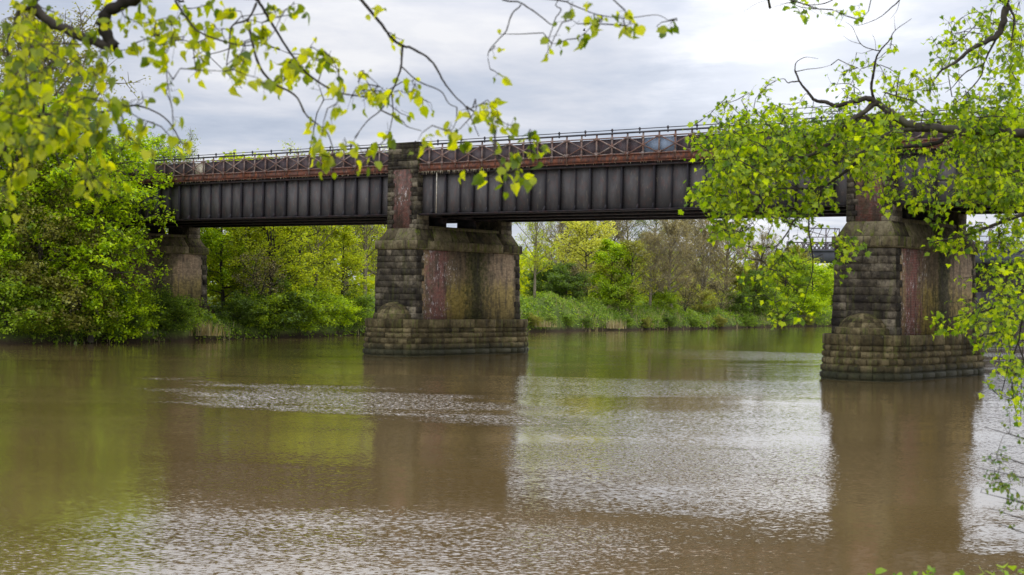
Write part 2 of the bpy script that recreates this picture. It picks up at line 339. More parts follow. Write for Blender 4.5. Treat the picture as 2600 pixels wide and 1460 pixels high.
# ------------------------------------------------------------------ ground + river
SH = [(-900, -60), (-300, 20), (-120, 62), (-60, 87), (-34.6, 103), (-30, 108), (-23.3, 120.5), (-13.4, 142), (2.1, 165), (20, 193), (43, 230), (80, 288), (115, 350), (300, 650), (900, 1500)]
NS = [(-900, -80), (-300, -20), (-50, 5), (-3, 10.5), (2, 11.5), (5, 15), (8, 20.5), (14, 32), (20, 41), (40, 62), (100, 125), (300, 350), (900, 900)]
def ys(x): return np.interp(x, [p[0] for p in SH], [p[1] for p in SH])
def yn(x): return np.interp(x, [p[0] for p in NS], [p[1] for p in NS])
FD = [0, .4, .9, 1.6, 2.6, 4, 6, 9, 13, 18, 26, 40, 60, 100, 200, 500, 1500, 3500]
FZ = [-.25, .25, .8, 1.25, 1.6, 1.95, 2.2, 2.4, 2.6, 2.8, 2.9, 3.0, 3.0, 3.2, 3.5, 6, 8, 8]
ND = [0, .6, 1.2, 2, 3, 4.2, 5.5, 7, 10, 16, 30, 80, 300, 1200, 3000]
NZ = [-.2, .2, .55, .95, 1.4, 1.85, 2.15, 2.3, 2.4, 2.5, 2.8, 3, 3, 3, 3]
def wob(x, y): return .22*np.sin(x*.9+y*.31)+.16*np.sin(x*.37-y*.8+1.3)+.1*np.sin(x*2.3+y*1.7)
def far_z(x, y):
    dd = y-ys(x); z = np.interp(dd, FD, FZ)+np.clip(dd*.3, 0, 1)*wob(x, y)
    z = z+1.35*np.exp(-((x-5)/7)**2)*np.exp(-((dd-8)/6)**2)
    z = z-.5*np.exp(-((x+27)/9)**2)*np.clip(dd/6, 0, 1)
    return z
xs = np.concatenate([np.linspace(-2500, -160, 14), np.linspace(-150, -72, 14), np.arange(-70, 130, 1.25), np.linspace(131, 300, 30), np.linspace(330, 3000, 14)])
rows = [(-1, dd) for dd in ND[::-1]]+[(0, k) for k in (.2, .5, .8)]+[(1, dd) for dd in FD]
V = []
for kind, dd in rows:
    for x in xs:
        if kind == -1: y = yn(x)-dd; z = np.interp(dd, ND, NZ)+.3*np.clip(dd, 0, 1)*wob(x*1.3, y)*.5
        elif kind == 0: y = yn(x)*(1-dd)+ys(x)*dd; z = -2.
        else: y = ys(x)+dd+(.5*math.sin(x*.8)+.35*math.sin(x*2.1) if dd < 3 else 0); z = float(far_z(x, ys(x)+dd))
        V.append((x, y, z))
nx = len(xs); q = np.array([(j*nx+i, j*nx+i+1, (j+1)*nx+i+1, (j+1)*nx+i) for j in range(len(rows)-1) for i in range(nx-1)])
gm, t = mat('bank_ground'); g = t.n('ShaderNodeNewGeometry'); p = g.outputs['Position']; gz = t.xyz(p)[2]
gc = t.ramp(t.noise(p, .8, 8, .65), [(.3, (.03, .035, .012)), (.5, (.06, .085, .016)), (.65, (.11, .13, .03)), (.8, (.15, .13, .06))])
gc = t.mix(t.math('SUBTRACT', 1., t.step(t.math('ADD', gz, t.math('MULTIPLY', t.noise(p, 1.5, 4), .8)), .5, 1.1)), gc, (.030, .022, .013))
out(t, t.n('ShaderNodeBsdfPrincipled', {'Base Color': gc, 'Roughness': 1., 'Specular IOR Level': .05, 'Normal': t.n('ShaderNodeBump', {'Strength': .8, 'Distance': .15, 'Height': t.noise(p, 4, 6)}).outputs[0]}).outputs[0])
tag(link('ground', mesh_np('ground', V, [q]), gm, smooth=True), kind='structure')

wm, t = mat('river_water'); p = t.n('ShaderNodeNewGeometry').outputs['Position']
def nv(sc, det, off, sx=1., sy=1.): return t.vmath('SUBTRACT', t.noise(t.vmath('MULTIPLY', t.vmath('ADD', p, off), (sx, sy, 1.)), sc, det, .55, .4, col=True), (.5, .5, .5))
pm = t.noise(t.vmath('MULTIPLY', t.vmath('ADD', p, (12, 40, 0)), (.035, .075, 0.)), 1., 3, .5, .6)
patch = t.math('MULTIPLY', t.step(pm, .45, .62), .22)
# a gust of wind roughens a long streak of the surface in mid river
gx = t.math('ADD', t.xyz(p)[0], 6.); gy = t.math('SUBTRACT', t.xyz(p)[1], 57.)
ga = t.math('ADD', t.math('MULTIPLY', gx, .61), t.math('MULTIPLY', gy, -.79)); gb = t.math('ADD', t.math('MULTIPLY', gx, .79), t.math('MULTIPLY', gy, .61))
gd = t.math('ADD', t.math('ABSOLUTE', t.math('MULTIPLY', gb, .15)), t.math('ABSOLUTE', t.math('MULTIPLY', ga, .062)))
gd = t.math('ADD', gd, t.math('MULTIPLY', t.math('SUBTRACT', t.noise(t.vmath('MULTIPLY', p, (.12, .3, 0.)), 1., 4, .6), .5), 2.2))
patch = t.math('ADD', patch, t.math('MULTIPLY', t.math('SUBTRACT', 1., t.step(gd, .45, 1.15)), .9))
band = t.noise(t.vmath('MULTIPLY', t.vmath('ADD', p, (3, 9, 0)), (.02, .22, 0.)), 1., 3, .5, .8)
fine = t.n('ShaderNodeVectorMath', {0: nv(16., 2, (0, 0, 0), .6, 1.1), 'Scale': t.math('ADD', .09, t.math('MULTIPLY', patch, 1.05))}, operation='SCALE').outputs[0]
mid = t.n('ShaderNodeVectorMath', {0: nv(4.5, 2, (7, 3, 0), .7, 1.3), 'Scale': .022}, operation='SCALE').outputs[0]
low = t.n('ShaderNodeVectorMath', {0: nv(.16, 2, (70, 31, 0), .6, 2.), 'Scale': t.math('MULTIPLY', t.step(band, .4, .62), .06)}, operation='SCALE').outputs[0]
sm = t.vmath('ADD', t.vmath('ADD', fine, mid), low)
nn = t.vmath('NORMALIZE', t.vmath('ADD', t.vmath('MULTIPLY', sm, (1., 1., 0.)), (0, 0, 1)))
wc = t.ramp(t.noise(t.vmath('MULTIPLY', p, (.05, .09, 0.)), 1., 3), [(.35, (.128, .082, .029)), (.65, (.165, .110, .042))])
fc = t.n('ShaderNodeLayerWeight', {'Blend': .5, 'Normal': nn}).outputs['Facing']
fr = t.math('ADD', .03, t.math('MULTIPLY', t.math('POWER', fc, 3.2), .97))
out(t, t.n('ShaderNodeMixShader', {0: fr, 1: t.n('ShaderNodeBsdfDiffuse', {'Color': wc, 'Normal': nn}).outputs[0], 2: t.n('ShaderNodeBsdfGlossy', {'Color': (.96, .95, .93, 1), 'Roughness': .05, 'Normal': nn}).outputs[0]}).outputs[0])
b = MB(); b.add([(-2500, -300, 0), (2500, -300, 0), (2500, 2500, 0), (-2500, 2500, 0)], [(0, 1, 2, 3)])
tag(b.build('river', wm), kind='structure')

# ------------------------------------------------------------------ railway bridge
TH = .6596; L = 32.1122; A0 = np.array([-7.3625, 98.3884])
ZP, ZC, ZCT, ZG, ZD, ZL, ZH, ZT = 2.31, 6.73, 7.32, 8.93, 11.74, 12.13, 13.58, 13.6
W2, PL, TW, TN = 1.64, 10.6, 1.27, .38
bridge = empty('railway_bridge', (A0[0], A0[1], 0), -TH)      # local x runs along the bridge towards the camera side, local y across it
tag(bridge, 'long disused iron girder railway bridge with rusty lattice parapet crossing the brown river', 'bridge')

def pier_parts(parent_pier=None):
    rg = random.Random(5)
    # --- shaft: stone end faces and quoins over a core
    s = MB(); bt = .10  # batter
    s.frustum((-W2-bt, W2+bt, -bt, PL+bt), (-W2, W2, 0, PL), ZP-.1, ZC+.02)
    ncs = 11; hz = (ZC-ZP)/ncs
    for k in range(ncs):
        z0 = ZP+k*hz; z1 = z0+hz; f0 = bt*(1-k/ncs)+.012; f1 = bt*(1-(k+1)/ncs)+.012
        for yy, sg in ((0, -1), (PL, 1)):
            cuts = [-1.]+sorted(rg.uniform(-.65, .65) for _ in range(rg.choice((1, 2, 2))))+[1.]
            cuts = [c for i, c in enumerate(cuts) if i == 0 or c-cuts[i-1] > .25]; cuts[-1] = 1.
            for a, c in zip(cuts[:-1], cuts[1:]):
                pa = [(a*(W2+f0), yy+sg*f0, z0), (c*(W2+f0), yy+sg*f0, z0), (c*(W2+f1), yy+sg*f1, z1), (a*(W2+f1), yy+sg*f1, z1)]
                s.skin(*pa, (0, sg, 0), .05, .07, .5, rg, .025)
        for sg in (-1, 1):
            for near in (True, False):
                qw = (.42 if k % 2 else .62)+rg.uniform(-.08, .08)
                y0, y1 = (-f0, qw) if near else (PL-qw*.9, PL+f0)
                pa = [(sg*(W2+f0), y0, z0), (sg*(W2+f0), y1, z0), (sg*(W2+f1), y1, z1), (sg*(W2+f1), y0, z1)]
                s.skin(*pa, (sg, 0, 0), .04, .045, .6, rg)
    pier = s.build('pier', stone_dark, bridge)
    # --- brick side panels
    b = MB()
    for sg in (-1, 1):
        b.frustum((min(sg*(W2+bt-.2), sg*(W2+bt+.03)), max(sg*(W2+bt-.2), sg*(W2+bt+.03)), .5, PL-.45),
                  (min(sg*(W2-.2), sg*(W2+.03)), max(sg*(W2-.2), sg*(W2+.03)), .5, PL-.45), ZP-.05, ZC)
    b.build('brick_panel', brick_side, pier)
    # --- plinth with rounded ends, pillowed courses
    def ring(off, n=120):
        a = W2+.42+off; R = 1.65+off; pts = []; m = 22
        for i in range(m+1):
            th = math.pi+math.pi*i/m; pts.append((a*math.cos(th), R*math.sin(th)))
        for i in range(1, 14): pts.append((a, (PL-.0)*i/14))
        for i in range(m+1):
            th = math.pi*i/m; pts.append((a*math.cos(th), PL+R*math.sin(th)))
        for i in range(1, 14): pts.append((-a, PL*(1-i/14)))
        return pts
    pr = [(-1.2, .22), (.0, .18), (ZP-.03, 0)]
    s = MB(); pts = [ring(-.06+o) for _, o in pr]; n = len(pts[0])
    s.add([(x, y, z) for (z, o), P in zip(pr, pts) for x, y in P], [(j*n+i, j*n+(i+1) % n, (j+1)*n+(i+1) % n, (j+1)*n+i) for j in range(2) for i in range(n)])
    zc = [-.35, .03, .40, .77, 1.13, 1.46, 1.78, ZP]
    for k in range(len(zc)-1):
        z0, z1 = zc[k], zc[k+1]; top = k == len(zc)-2
        off = (.17-.026*k) if not top else .10
        P = ring(off-.05); O = ring(off+.0)
        i = rg.randint(0, 1)
        while i < n:
            st = rg.choice((1, 2, 2)) if (22 < i < 36 or i > 58) else 2
            st = min(st, n-i) if i+st > n else st
            st = 1 if ((13 <= (i if i < 36 else i-36) % 36 <= 0)) else st
            st = max(1, min(st, n-i))
            j = (i+st) % n; (xa, ya), (xb, yb) = P[i], P[j]
            dx, dy = xb-xa, yb-ya; l = math.hypot(dx, dy); ou = (dy/l, -dx/l, 0)
            s.skin((xa, ya, z0), (xb, yb, z0), (xb, yb, z1), (xa, ya, z1), ou, .09 if not top else .05, .10 if not top else .05, .2, rg, .012)
            i += st
    # flat top of the plinth
    P = ring(.04); s.add([(x, y, ZP-.004) for x, y in P]+[(0, PL/2, ZP)], [], [(i, (i+1) % n, n) for i in range(n)])
    s.build('plinth', stone_brown, pier)
    # --- cutwater domes
    for yy, sg in ((-.1, -1), (PL+.1, 1)):
        s = MB(); m = 24; prof = [(0, 1.50), (.24, 1.49), (.34, 1.42), (.37, 1.22), (.60, 1.10), (.80, .90), (.95, .64), (1.05, .34), (1.09, 0)]; vs = []
        for hz_, rr_ in prof:
            for i in range(m+1):
                th = math.pi*i/m; e = 1.+rg.uniform(-.012, .012)
                vs.append((rr_*math.cos(th)*e, yy+sg*rr_*.86*math.sin(th)*e, ZP+hz_))
        s.add([(x*.97, yy+(y_-yy)*.97, z_) for x, y_, z_ in vs], [(j*(m+1)+i, j*(m+1)+i+1, (j+1)*(m+1)+i+1, (j+1)*(m+1)+i) for j in range(len(prof)-1) for i in range(m)])
        hs, rs = [q_[0] for q_ in prof], [q_[1] for q_ in prof]
        for (h0, h1), nb_, of in (((0, .33), 6, 0), ((.36, .60), 5, .1), ((.60, .80), 5, 0.), ((.80, .97), 4, .1), ((.97, 1.08), 3, 0)):
            ra, rb = np.interp(h0+.004, hs, rs)-.01, np.interp(h1, hs, rs)-.01
            for b_ in range(nb_*2):
                t0, t1 = math.pi*b_/(nb_*2), math.pi*(b_+1)/(nb_*2); tm_ = (t0+t1)/2
                c4 = [(r_*math.cos(a_), yy+sg*r_*.86*math.sin(a_), ZP+h_) for r_, a_, h_ in ((ra, t0, h0), (ra, t1, h0), (rb, t1, h1), (rb, t0, h1))]
                s.skin(*c4, (math.cos(tm_)*.7, sg*math.sin(tm_)*.7, .6), .03, .035, .3, rg, .02 if b_ % 2 else .012)
        s.build('cutwater', stone_brown, pier)
    # --- cap course and sloping weathering
    s = MB(); e = .19
    s.frustum((-W2-.08, W2+.08, -.08, PL+.08), (-W2-e, W2+e, -e, PL+e), ZC+.0, ZC+.10)
    s.box(-W2-e+.03, W2+e-.03, -e+.03, PL+e-.03, ZC+.1, ZCT-.02)
    for yy, sg in ((-e+.03, -1), (PL+e-.03, 1)):
        xx = [-W2-e+.03, -.7, .8, W2+e-.03]
        for a, c in zip(xx[:-1], xx[1:]): s.skin((a, yy, ZC+.1), (c, yy, ZC+.1), (c, yy, ZCT), (a, yy, ZCT), (0, sg, 0), .03, .03, .3, rg)
    for sg in (-1, 1):
        yy = [-e+.03]+[i*1.55+.9 for i in range(6)]+[PL+e-.03]
        for a, c in zip(yy[:-1], yy[1:]): s.skin((sg*(W2+e-.03), a, ZC+.1), (sg*(W2+e-.03), c, ZC+.1), (sg*(W2+e-.03), c, ZCT), (sg*(W2+e-.03), a, ZCT), (sg, 0, 0), .03, .03, .3, rg)
    s.build('cap_course', stone_cap, pier)
    s = MB(); zt = 8.10; i0 = .04; i1 = .46
    s.frustum((-W2+i0, W2-i0, i0, PL-i0), (-W2+i1, W2-i1, i0+.33, PL-i0-.33), ZCT-.02, zt)
    # dressed slopes
    a0, a1 = W2-i0, W2-i1; y0, y1 = i0, i0+.33
    for c0, c1 in ((-1, -.2), (-.2, 1)):
        s.skin((c0*a0, y0, ZCT), (c1*a0, y0, ZCT), (c1*a1, y1, zt), (c0*a1, y1, zt), (0, -.93, .37), .03, .05, .3, rg)
        s.skin((c0*a0, PL-y0, ZCT), (c1*a0, PL-y0, ZCT), (c1*a1, PL-y1, zt), (c0*a1, PL-y1, zt), (0, .93, .37), .03, .05, .3, rg)
    for sg in (-1, 1):
        cs = [0, .16, .33, .5, .66, .83, 1]
        for c0, c1 in zip(cs[:-1], cs[1:]):
            ya, yb = y0+(PL-2*y0)*c0, y0+(PL-2*y0)*c1; yc, yd = y1+(PL-2*y1)*c0, y1+(PL-2*y1)*c1
            s.skin((sg*a0, ya, ZCT), (sg*a0, yb, ZCT), (sg*a1, yd, zt), (sg*a1, yc, zt), (sg*.88, 0, .47), .03, .05, .3, rg)
    s.box(-W2+i1-.07, W2-i1+.07, 1.75, PL-1.75, zt, zt+.20)
    s.build('sloping_cope', stone_cap, pier)
    # --- bearings
    s = MB()
    for yb in (1.0, 3.8, 6.9, 9.6):
        s = MB()
        if 1.7 < yb < 9: s.box(-.55, .55, yb-.35, yb+.35, zt+.2, ZG-.01)
        else: s.box(-.55, .55, yb-.12, yb+.45, zt-.02, ZG-.01)
        s.build('bearing', iron_dark, pier)
    # --- towers
    for near in (True, False):
        s = MB(); ya, yb2 = (TN, TN+1.15) if near else (PL-TN-1.15, PL-TN); sg = -1 if near else 1; yf = ya if near else yb2
        s.box(-TW+.04, TW-.04, ya+.04, yb2-.04, zt-.3, ZT-.02)
        nz = 13; z0s = np.linspace(zt-.02, 11.9, nz+1)
        for k in range(nz):
            z0, z1 = z0s[k], z0s[k+1]; qa = .62 if k % 2 else .42; qb = .42 if k % 2 else .62
            s.skin((-TW, yf, z0), (-TW+qa, yf, z0), (-TW+qa, yf, z1), (-TW, yf, z1), (0, sg, 0), .03, .045, .5, rg)
            s.skin((TW-qb, yf, z0), (TW, yf, z0), (TW, yf, z1), (TW-qb, yf, z1), (0, sg, 0), .03, .045, .5, rg)
            for sx in (-1, 1): s.skin((sx*TW, ya, z0), (sx*TW, yb2, z0), (sx*TW, yb2, z1), (sx*TW, ya, z1), (sx, 0, 0), .03, .03, .5, rg)
        s.box(-TW-.05, TW+.05, ya-.05, yb2+.05, 11.9, 12.08); s.box(-TW-.04, TW+.04, ya-.04, yb2+.04, 12.42, 12.52)
        zz0 = [12.08, 12.42, 12.52, 12.85, 13.2, ZT-.12]
        for z0, z1 in zip(zz0[:-1], zz0[1:]):
            if abs(z0-12.42) < .01: continue
            for a, c in ((-TW, -.25+rg.uniform(-.3, .3)), (None, TW)):
                if a is None: a = last
                last = c
                s.skin((a, yf, z0), (c, yf, z0), (c, yf, z1), (a, yf, z1), (0, sg, 0), .025, .035, .5, rg)
            for sx in (-1, 1): s.skin((sx*TW, ya, z0), (sx*TW, yb2, z0), (sx*TW, yb2, z1), (sx*TW, ya, z1), (sx, 0, 0), .03, .03, .5, rg)
        s.box(-TW-.03, TW+.03, ya-.03, yb2+.03, ZT-.12, ZT)
        tw = s.build('tower', stone_dark, pier)
        b = MB(); yy = sorted((yf+sg*.012, yf-sg*.2)); b.box(-TW+.5, TW-.5, yy[0], yy[1], zt, 11.9); b.build('tower_brickwork', brick_front, pier)
    return pier
pierA = pier_parts()
pierA['label'] = 'middle pier rising from the river with red and ochre stained brick sides'
piers = {0: pierA}
for k, lb in ((-1, 'left pier on the wooded bank, half hidden behind the green tree'), (1, 'right pier in the river, nearest and partly behind maple leaves'), (2, 'pier beyond the right edge of the view')):
    c = copy_tree(pierA, bridge); c.location = (k*L, 0, 0); c['label'] = lb; piers[k] = c
s = MB(); s.box(-2*L-14, -2*L+1.2, -.4, PL+.4, -1, 8.4); s.box(-2*L-14, -2*L-.5, .2, PL-.2, 8.4, 12.1)
s.build('abutment', stone_dark, bridge)

GY = [.86, 3.8, 6.9, PL-.86]
NSTF = 29; dS = L/NSTF
stf_w = MB(); stf_w.box(-.035, .035, -.22, 0, 9.04, 11.5)
stf_w.add([(-.02, -.22, 9.04), (.02, -.22, 9.04), (-.02, -.34, 9.04), (.02, -.34, 9.04), (-.02, -.22, 9.35), (.02, -.22, 9.35)], [(0, 1, 3, 2), (2, 3, 5, 4)], [(0, 2, 4), (1, 5, 3)])
stf_t = MB(); stf_t.box(-.02, .02, -.10, 0, 9.04, 11.5); stf_t.box(-.06, .06, -.025, 0, 9.04, 11.5)
stf_t.add([(-.02, -.10, 9.04), (.02, -.10, 9.04), (-.02, -.34, 9.04), (.02, -.34, 9.04), (-.02, -.10, 9.33), (.02, -.10, 9.33)], [(0, 1, 3, 2), (2, 3, 5, 4)], [(0, 2, 4), (1, 5, 3)])
for z in np.arange(9.2, 11.5, .16): stf_t.box(-.05, -.035, -.035, -.02, z, z+.03); stf_t.box(.035, .05, -.035, -.02, z, z+.03)
for z in np.arange(9.2, 11.5, .16): stf_w.box(-.09, -.06, -.02, -.005, z, z+.04); stf_w.box(.06, .09, -.02, -.005, z, z+.04)
mw, mt = stf_w.mesh('stiffener'), stf_t.mesh('stiffener')
post_b = MB(); post_b.box(-.045, .045, -.03, .03, ZL-.25, 13.34); post_b.box(-.09, .09, -.06, -.03, ZL-.02, ZL+.14); post_b.box(-.1, .1, -.045, -.03, 13.02, 13.18)
mp = post_b.mesh('post')
st_b = MB(); st_b.box(-.03, .03, -.03, .03, 13.3, ZH+.02)
for dz, r in ((0, .045), (.05, .055), (.1, .03)): st_b.box(-r, r, -r, r, ZH-.06+dz, ZH-.01+dz)
mst = st_b.mesh('stanchion')
rg = random.Random(11)
LAB = {-2: 'leftmost', -1: 'left', 0: 'middle', 1: 'right'}
for sp in (-2, -1, 0, 1):
    x0, x1 = sp*L+.02, (sp+1)*L-.02
    # main girders: web plates, flanges
    s = MB(); yw = GY[0]
    n = NSTF
    for i in range(n):
        a, c = sp*L+i*dS, sp*L+(i+1)*dS
        if i == 0: a += .02
        if i == n-1: c -= .02
        s.box(a+.002, c-.002, yw, yw+.03+.004*(i % 2), 8.98, 11.62)
    g = s.build('girder', iron, bridge)
    s = MB()
    s.box(x0, x1, .50, 1.24, 8.98, 9.03); s.box(x0, x1, .53, 1.2, ZG, 8.975)
    s.box(x0, x1, .56, 1.14, 11.5, 11.6)
    s.build('flange', iron_dark, g)
    if sp == -2:
        s = MB()
        for i in range(1, n):
            xx = sp*L+i*dS; s.box(xx-.03, xx+.03, yw-.3, yw, 9.04, 11.5)
        o = s.build('stiffener', iron, g); o['kind'] = 'stuff'
    else:
        for i in range(1, n):
            o = link('stiffener', mw if i % 2 else mt, shaded_rib_iron, g, (sp*L+i*dS, yw, 0))
    for yy in GY[1:]:
        s = MB(); s.box(x0, x1, yy-.02, yy+.02, 9.02, 11.5); s.box(x0, x1, yy-.3, yy+.3, ZG, 9.02)
        s.build('inner_girder', iron_dark, bridge)
    s = MB(); s.box(x0, x1, .62, PL-.62, 11.62, 11.74)
    for i in range(0, n+1, 2):
        xx = min(max(sp*L+i*dS, x0+.1), x1-.1); s.box(xx-.08, xx+.08, yw+.06, PL-.95, 11.1, 11.6)
    for xx in (x0+.7, x1-.7):
        for ya, yb in zip(GY[:-1], GY[1:]):
            s.box(xx-.04, xx+.04, ya+.05, yb-.05, 8.9, 10.2)
            pass
    s.build('deck', iron_dark, bridge)
    # edge beams and parapets on both sides
    for side in (0, 1):
        ye = .47 if side == 0 else PL-.47; sg = -1 if side == 0 else 1
        yb = lambda a, c: (min(ye-sg*a, ye-sg*c), max(ye-sg*a, ye-sg*c))
        s = MB()
        nb = 15; dB = L/nb
        for i in range(nb):
            a, c = max(sp*L+i*dB, x0), min(sp*L+(i+1)*dB, x1)
            s.box(a+.004, c-.004, *yb(0, .06), ZD, ZL)
            s.box(a+.1, c-.5, *yb(-.014, 0), ZD+.06, ZD+.2+rg.uniform(0, .1))
        s.box(x0, x1, *yb(-.09, .2), ZD-.035, ZD); s.box(x0, x1, *yb(-.06, .1), ZL, ZL+.035)
        eb = s.build('edge_beam', rusty, bridge)
        s = MB()
        s.box(x0, x1, *yb(.005, .05), ZL+.036, ZL+.10); s.box(x0, x1, *yb(-.0, .05), 13.10, 13.17)
        for i in range(nb):
            a = sp*L+i*dB; c = a+dB
            s.bar((a+.06, ye-sg*.0-sg*(-.02), ZL+.06), (c-.06, ye+sg*.02, 13.12), .075, .02, (0, 1, 0))
            s.bar((a+.06, ye+sg*.042, 13.12), (c-.06, ye+sg*.042, ZL+.06), .075, .02, (0, 1, 0))
            for xg in (a+.02, c-.02):
                s.box(xg-.14, xg+.14, *yb(-.056, -.054+.02), ZL+.04, ZL+.2)
        par = s.build('parapet', lattice, bridge)
        s = MB()
        for i in range(nb*2):
            a = sp*L+i*dB/2; blue = side == 0 and sp == 0 and i in (17, 18)
            if blue: continue
            if side == 0 and sp == -1 and i == 11: continue
            s.box(max(a, x0)+.003, min(a+dB/2, x1)-.003, *yb(.14, .15+.02*rg.random()), ZL-.1, 13.09+rg.uniform(-.03, .0))
        s.build('parapet_plate', plate, par)
        if side == 0 and sp == 0:
            s = MB(); a = 17*dB/2; s.box(a+.01, a+dB-.01, *yb(.14, .17), ZL, 13.07); s.build('parapet_plate', blue_plate, par)['label'] = 'blue grey painted plate behind the lattice'
        if side == 0 and sp == -1:
            s = MB(); a = sp*L+11*dB/2; s.box(a+.01, a+dB/2-.01, *yb(.13, .16), ZL, 13.05); s.build('parapet_plate', lime_m, par)['label'] = 'pale weathered plate behind the lattice'
        if side == 0 and sp >= -1:
            for i in range(nb*2): link('post', mp, lattice, par, (sp*L+i*dB/2, ye, 0))
        else:
            s = MB()
            for i in range(nb*2): s.box(sp*L+i*dB/2-.045, sp*L+i*dB/2+.045, ye-.03, ye+.03, ZL, 13.34)
            o = s.build('post', lattice, par); o['kind'] = 'stuff'
        s = MB(); s.box(x0, x1, ye-.02, ye+.02, ZH-.025, ZH+.02); s.box(x0, x1, ye-.05, ye+.05, 13.345, 13.44)
        hr = s.build('handrail', rail_m, bridge)
        if side == 0 and sp >= -1:
            for i in range(17): link('stanchion', mst, rail_m, hr, (sp*L+(i+.5)*L/17, ye, 0))
        else:
            s = MB()
            for i in range(17): xx = sp*L+(i+.5)*L/17; s.box(xx-.03, xx+.03, ye-.03, ye+.03, 13.44, ZH)
            o = s.build('stanchion', rail_m, hr); o['kind'] = 'stuff'
        if side == 0:
            s = MB()
            for i in range(230):
                u = rg.random()
                if sp == 0 and rg.random() < .55: u = rg.uniform(.03, .22)
                xx = sp*L+u*L; h = rg.uniform(.04, .17)*(1.6 if (sp == 0 and u < .22) else 1); r = rg.uniform(.01, .02); yy = ye+rg.uniform(-.07, .02)
                s.add([(xx-r, yy-r, ZD-.036), (xx+r, yy-r, ZD-.036), (xx+r, yy+r, ZD-.036), (xx-r, yy+r, ZD-.036), (xx, yy, ZD-.036-h)], [], [(0, 4, 1), (1, 4, 2), (2, 4, 3), (3, 4, 0)])
            s.build('lime_drips', lime_m, eb)
# drainpipe at the right of the middle tower
s = MB(); s.box(2.75, 2.79, .48, .52, 9.03, ZD-.04); s.build('drain_rod', lime_m, bridge)
# signal cabinet frame standing on the deck near the right-hand pier
s = MB()
for dx in (0, .35, 4.2): s.bar((26.+dx, 3, 11.74), (26.+dx, 3, 14.5), .05, .05)
for z in (13.9, 14.2, 14.5): s.bar((26., 3, z), (30.2, 3, z), .035, .035)
s.build('maintenance_rail', rail_m, bridge)

# ------------------------------------------------------------------ far trees
def grow(seed, H, R, r0, base=.25, n1=16, n2=6, n3=4, rise=.5, stems=1, spread=.1, prof='round', leaves=5000, lj=.28, twig=.012):
    rng = np.random.default_rng(seed); big, small, tw = [], [], []; anchors = []
    for st in range(stems):
        sc = 1. if st == 0 else rng.uniform(.7, .95); az0 = rng.uniform(0, 6.28); Hs = H*sc
        lean = spread*H*(0 if stems == 1 else rng.uniform(.4, 1.))
        n = 9; tt = np.linspace(0, 1, n)
        P = np.stack([np.cos(az0)*lean*tt**1.2, np.sin(az0)*lean*tt**1.2, Hs*tt], 1); P[1:, :2] += rng.normal(0, .012*H, (n-1, 2)).cumsum(0)*.6
        rr = r0*sc*(1-tt)**.8*(1 if stems == 1 else .65)+twig*1.3; big.append((P, rr))
        m1 = max(4, int(n1/stems*1.15))
        for i in range(m1):
            u = base+(.97-base)*((i+rng.uniform(0, .9))/m1); p0 = np.array([np.interp(u, tt, P[:, k]) for k in range(3)])
            az = i*2.4+rng.normal(0, .5)+st
            v = (u-base)/(1-base)
            pf = {'round': math.sqrt(max(.12, 1-(2*v-.75)**2/1.6)), 'cone': 1.05-.85*v, 'vase': .55+.45*v*(1.7-v), 'col': .8}[prof]
            ln = R*pf*rng.uniform(.75, 1.15); el = rise*(.55+.6*v)+rng.normal(0, .12)
            dv = np.array([math.cos(az)*math.cos(el), math.sin(az)*math.cos(el), math.sin(el)])
            m = 5; ts = np.linspace(0, 1, m)[:, None]
            Q = p0+dv*ln*ts+np.array([0, 0, 1])*ln*.12*rise*ts**2+rng.normal(0, .03*ln, (m, 3))*ts
            rb = max(twig*1.5, r0*.38*(1-u*.6)*(.7 if stems > 1 else 1)); small.append((Q, rb*(1-ts[:, 0])**.7+twig))
            for j in range(n2):
                w_ = rng.uniform(.2, 1.); q0 = Q[0]+(Q[-1]-Q[0])*w_; q0 = np.array([np.interp(w_, ts[:, 0], Q[:, k]) for k in range(3)])
                d2 = dv*.7+rng.normal(0, .55, 3)+np.array([0, 0, .25*rise]); d2 /= np.linalg.norm(d2); l2 = ln*rng.uniform(.25, .5)*(1.15-.5*w_)
                m3 = 3; t3 = np.linspace(0, 1, m3)[:, None]; Q2 = q0+d2*l2*t3+rng.normal(0, .05*l2, (m3, 3))*t3
                tw.append((Q2, twig*1.4*(1-t3[:, 0]*.6)+.003)); anchors.append(Q2[-1]); anchors.append(Q2[1])
                for k in range(n3):
                    w3 = rng.uniform(.2, 1); s0 = Q2[0]+(Q2[-1]-Q2[0])*w3; d3 = d2*.7+rng.normal(0, .55, 3)+np.array([0, 0, .3*rise]); d3 /= np.linalg.norm(d3); l3 = l2*rng.uniform(.3, .65)
                    e3 = s0+d3*l3; tw.append((np.array([s0, e3]), np.array([twig, twig*.5]))); anchors.append(e3); anchors.append((s0+e3)/2)
    A = np.array(anchors); idx = rng.integers(0, len(A), leaves)
    pos = A[idx]+rng.normal(0, 1, (leaves, 3))*np.array([lj, lj, lj*.5])
    return (big, small, tw), pos, rng
PROTO = {}
def proto(key, lm, wood, ls, flat=.45, **kw):
    (big, small, tw), pos, rng = grow(**kw)
    tm = tube_mesh('trunk', [(big, 7), (small, 4), (tw, 3)])
    tm.materials.append(wood)
    cm = leaf_mesh('crown', pos, rng.uniform(.6, 1.3, len(pos))*ls, rng, DIAMOND, DTRI, flat=flat, droop=.15)
    cm.materials.append(LM[lm]); PROTO[key] = (tm, cm, kw['H'])
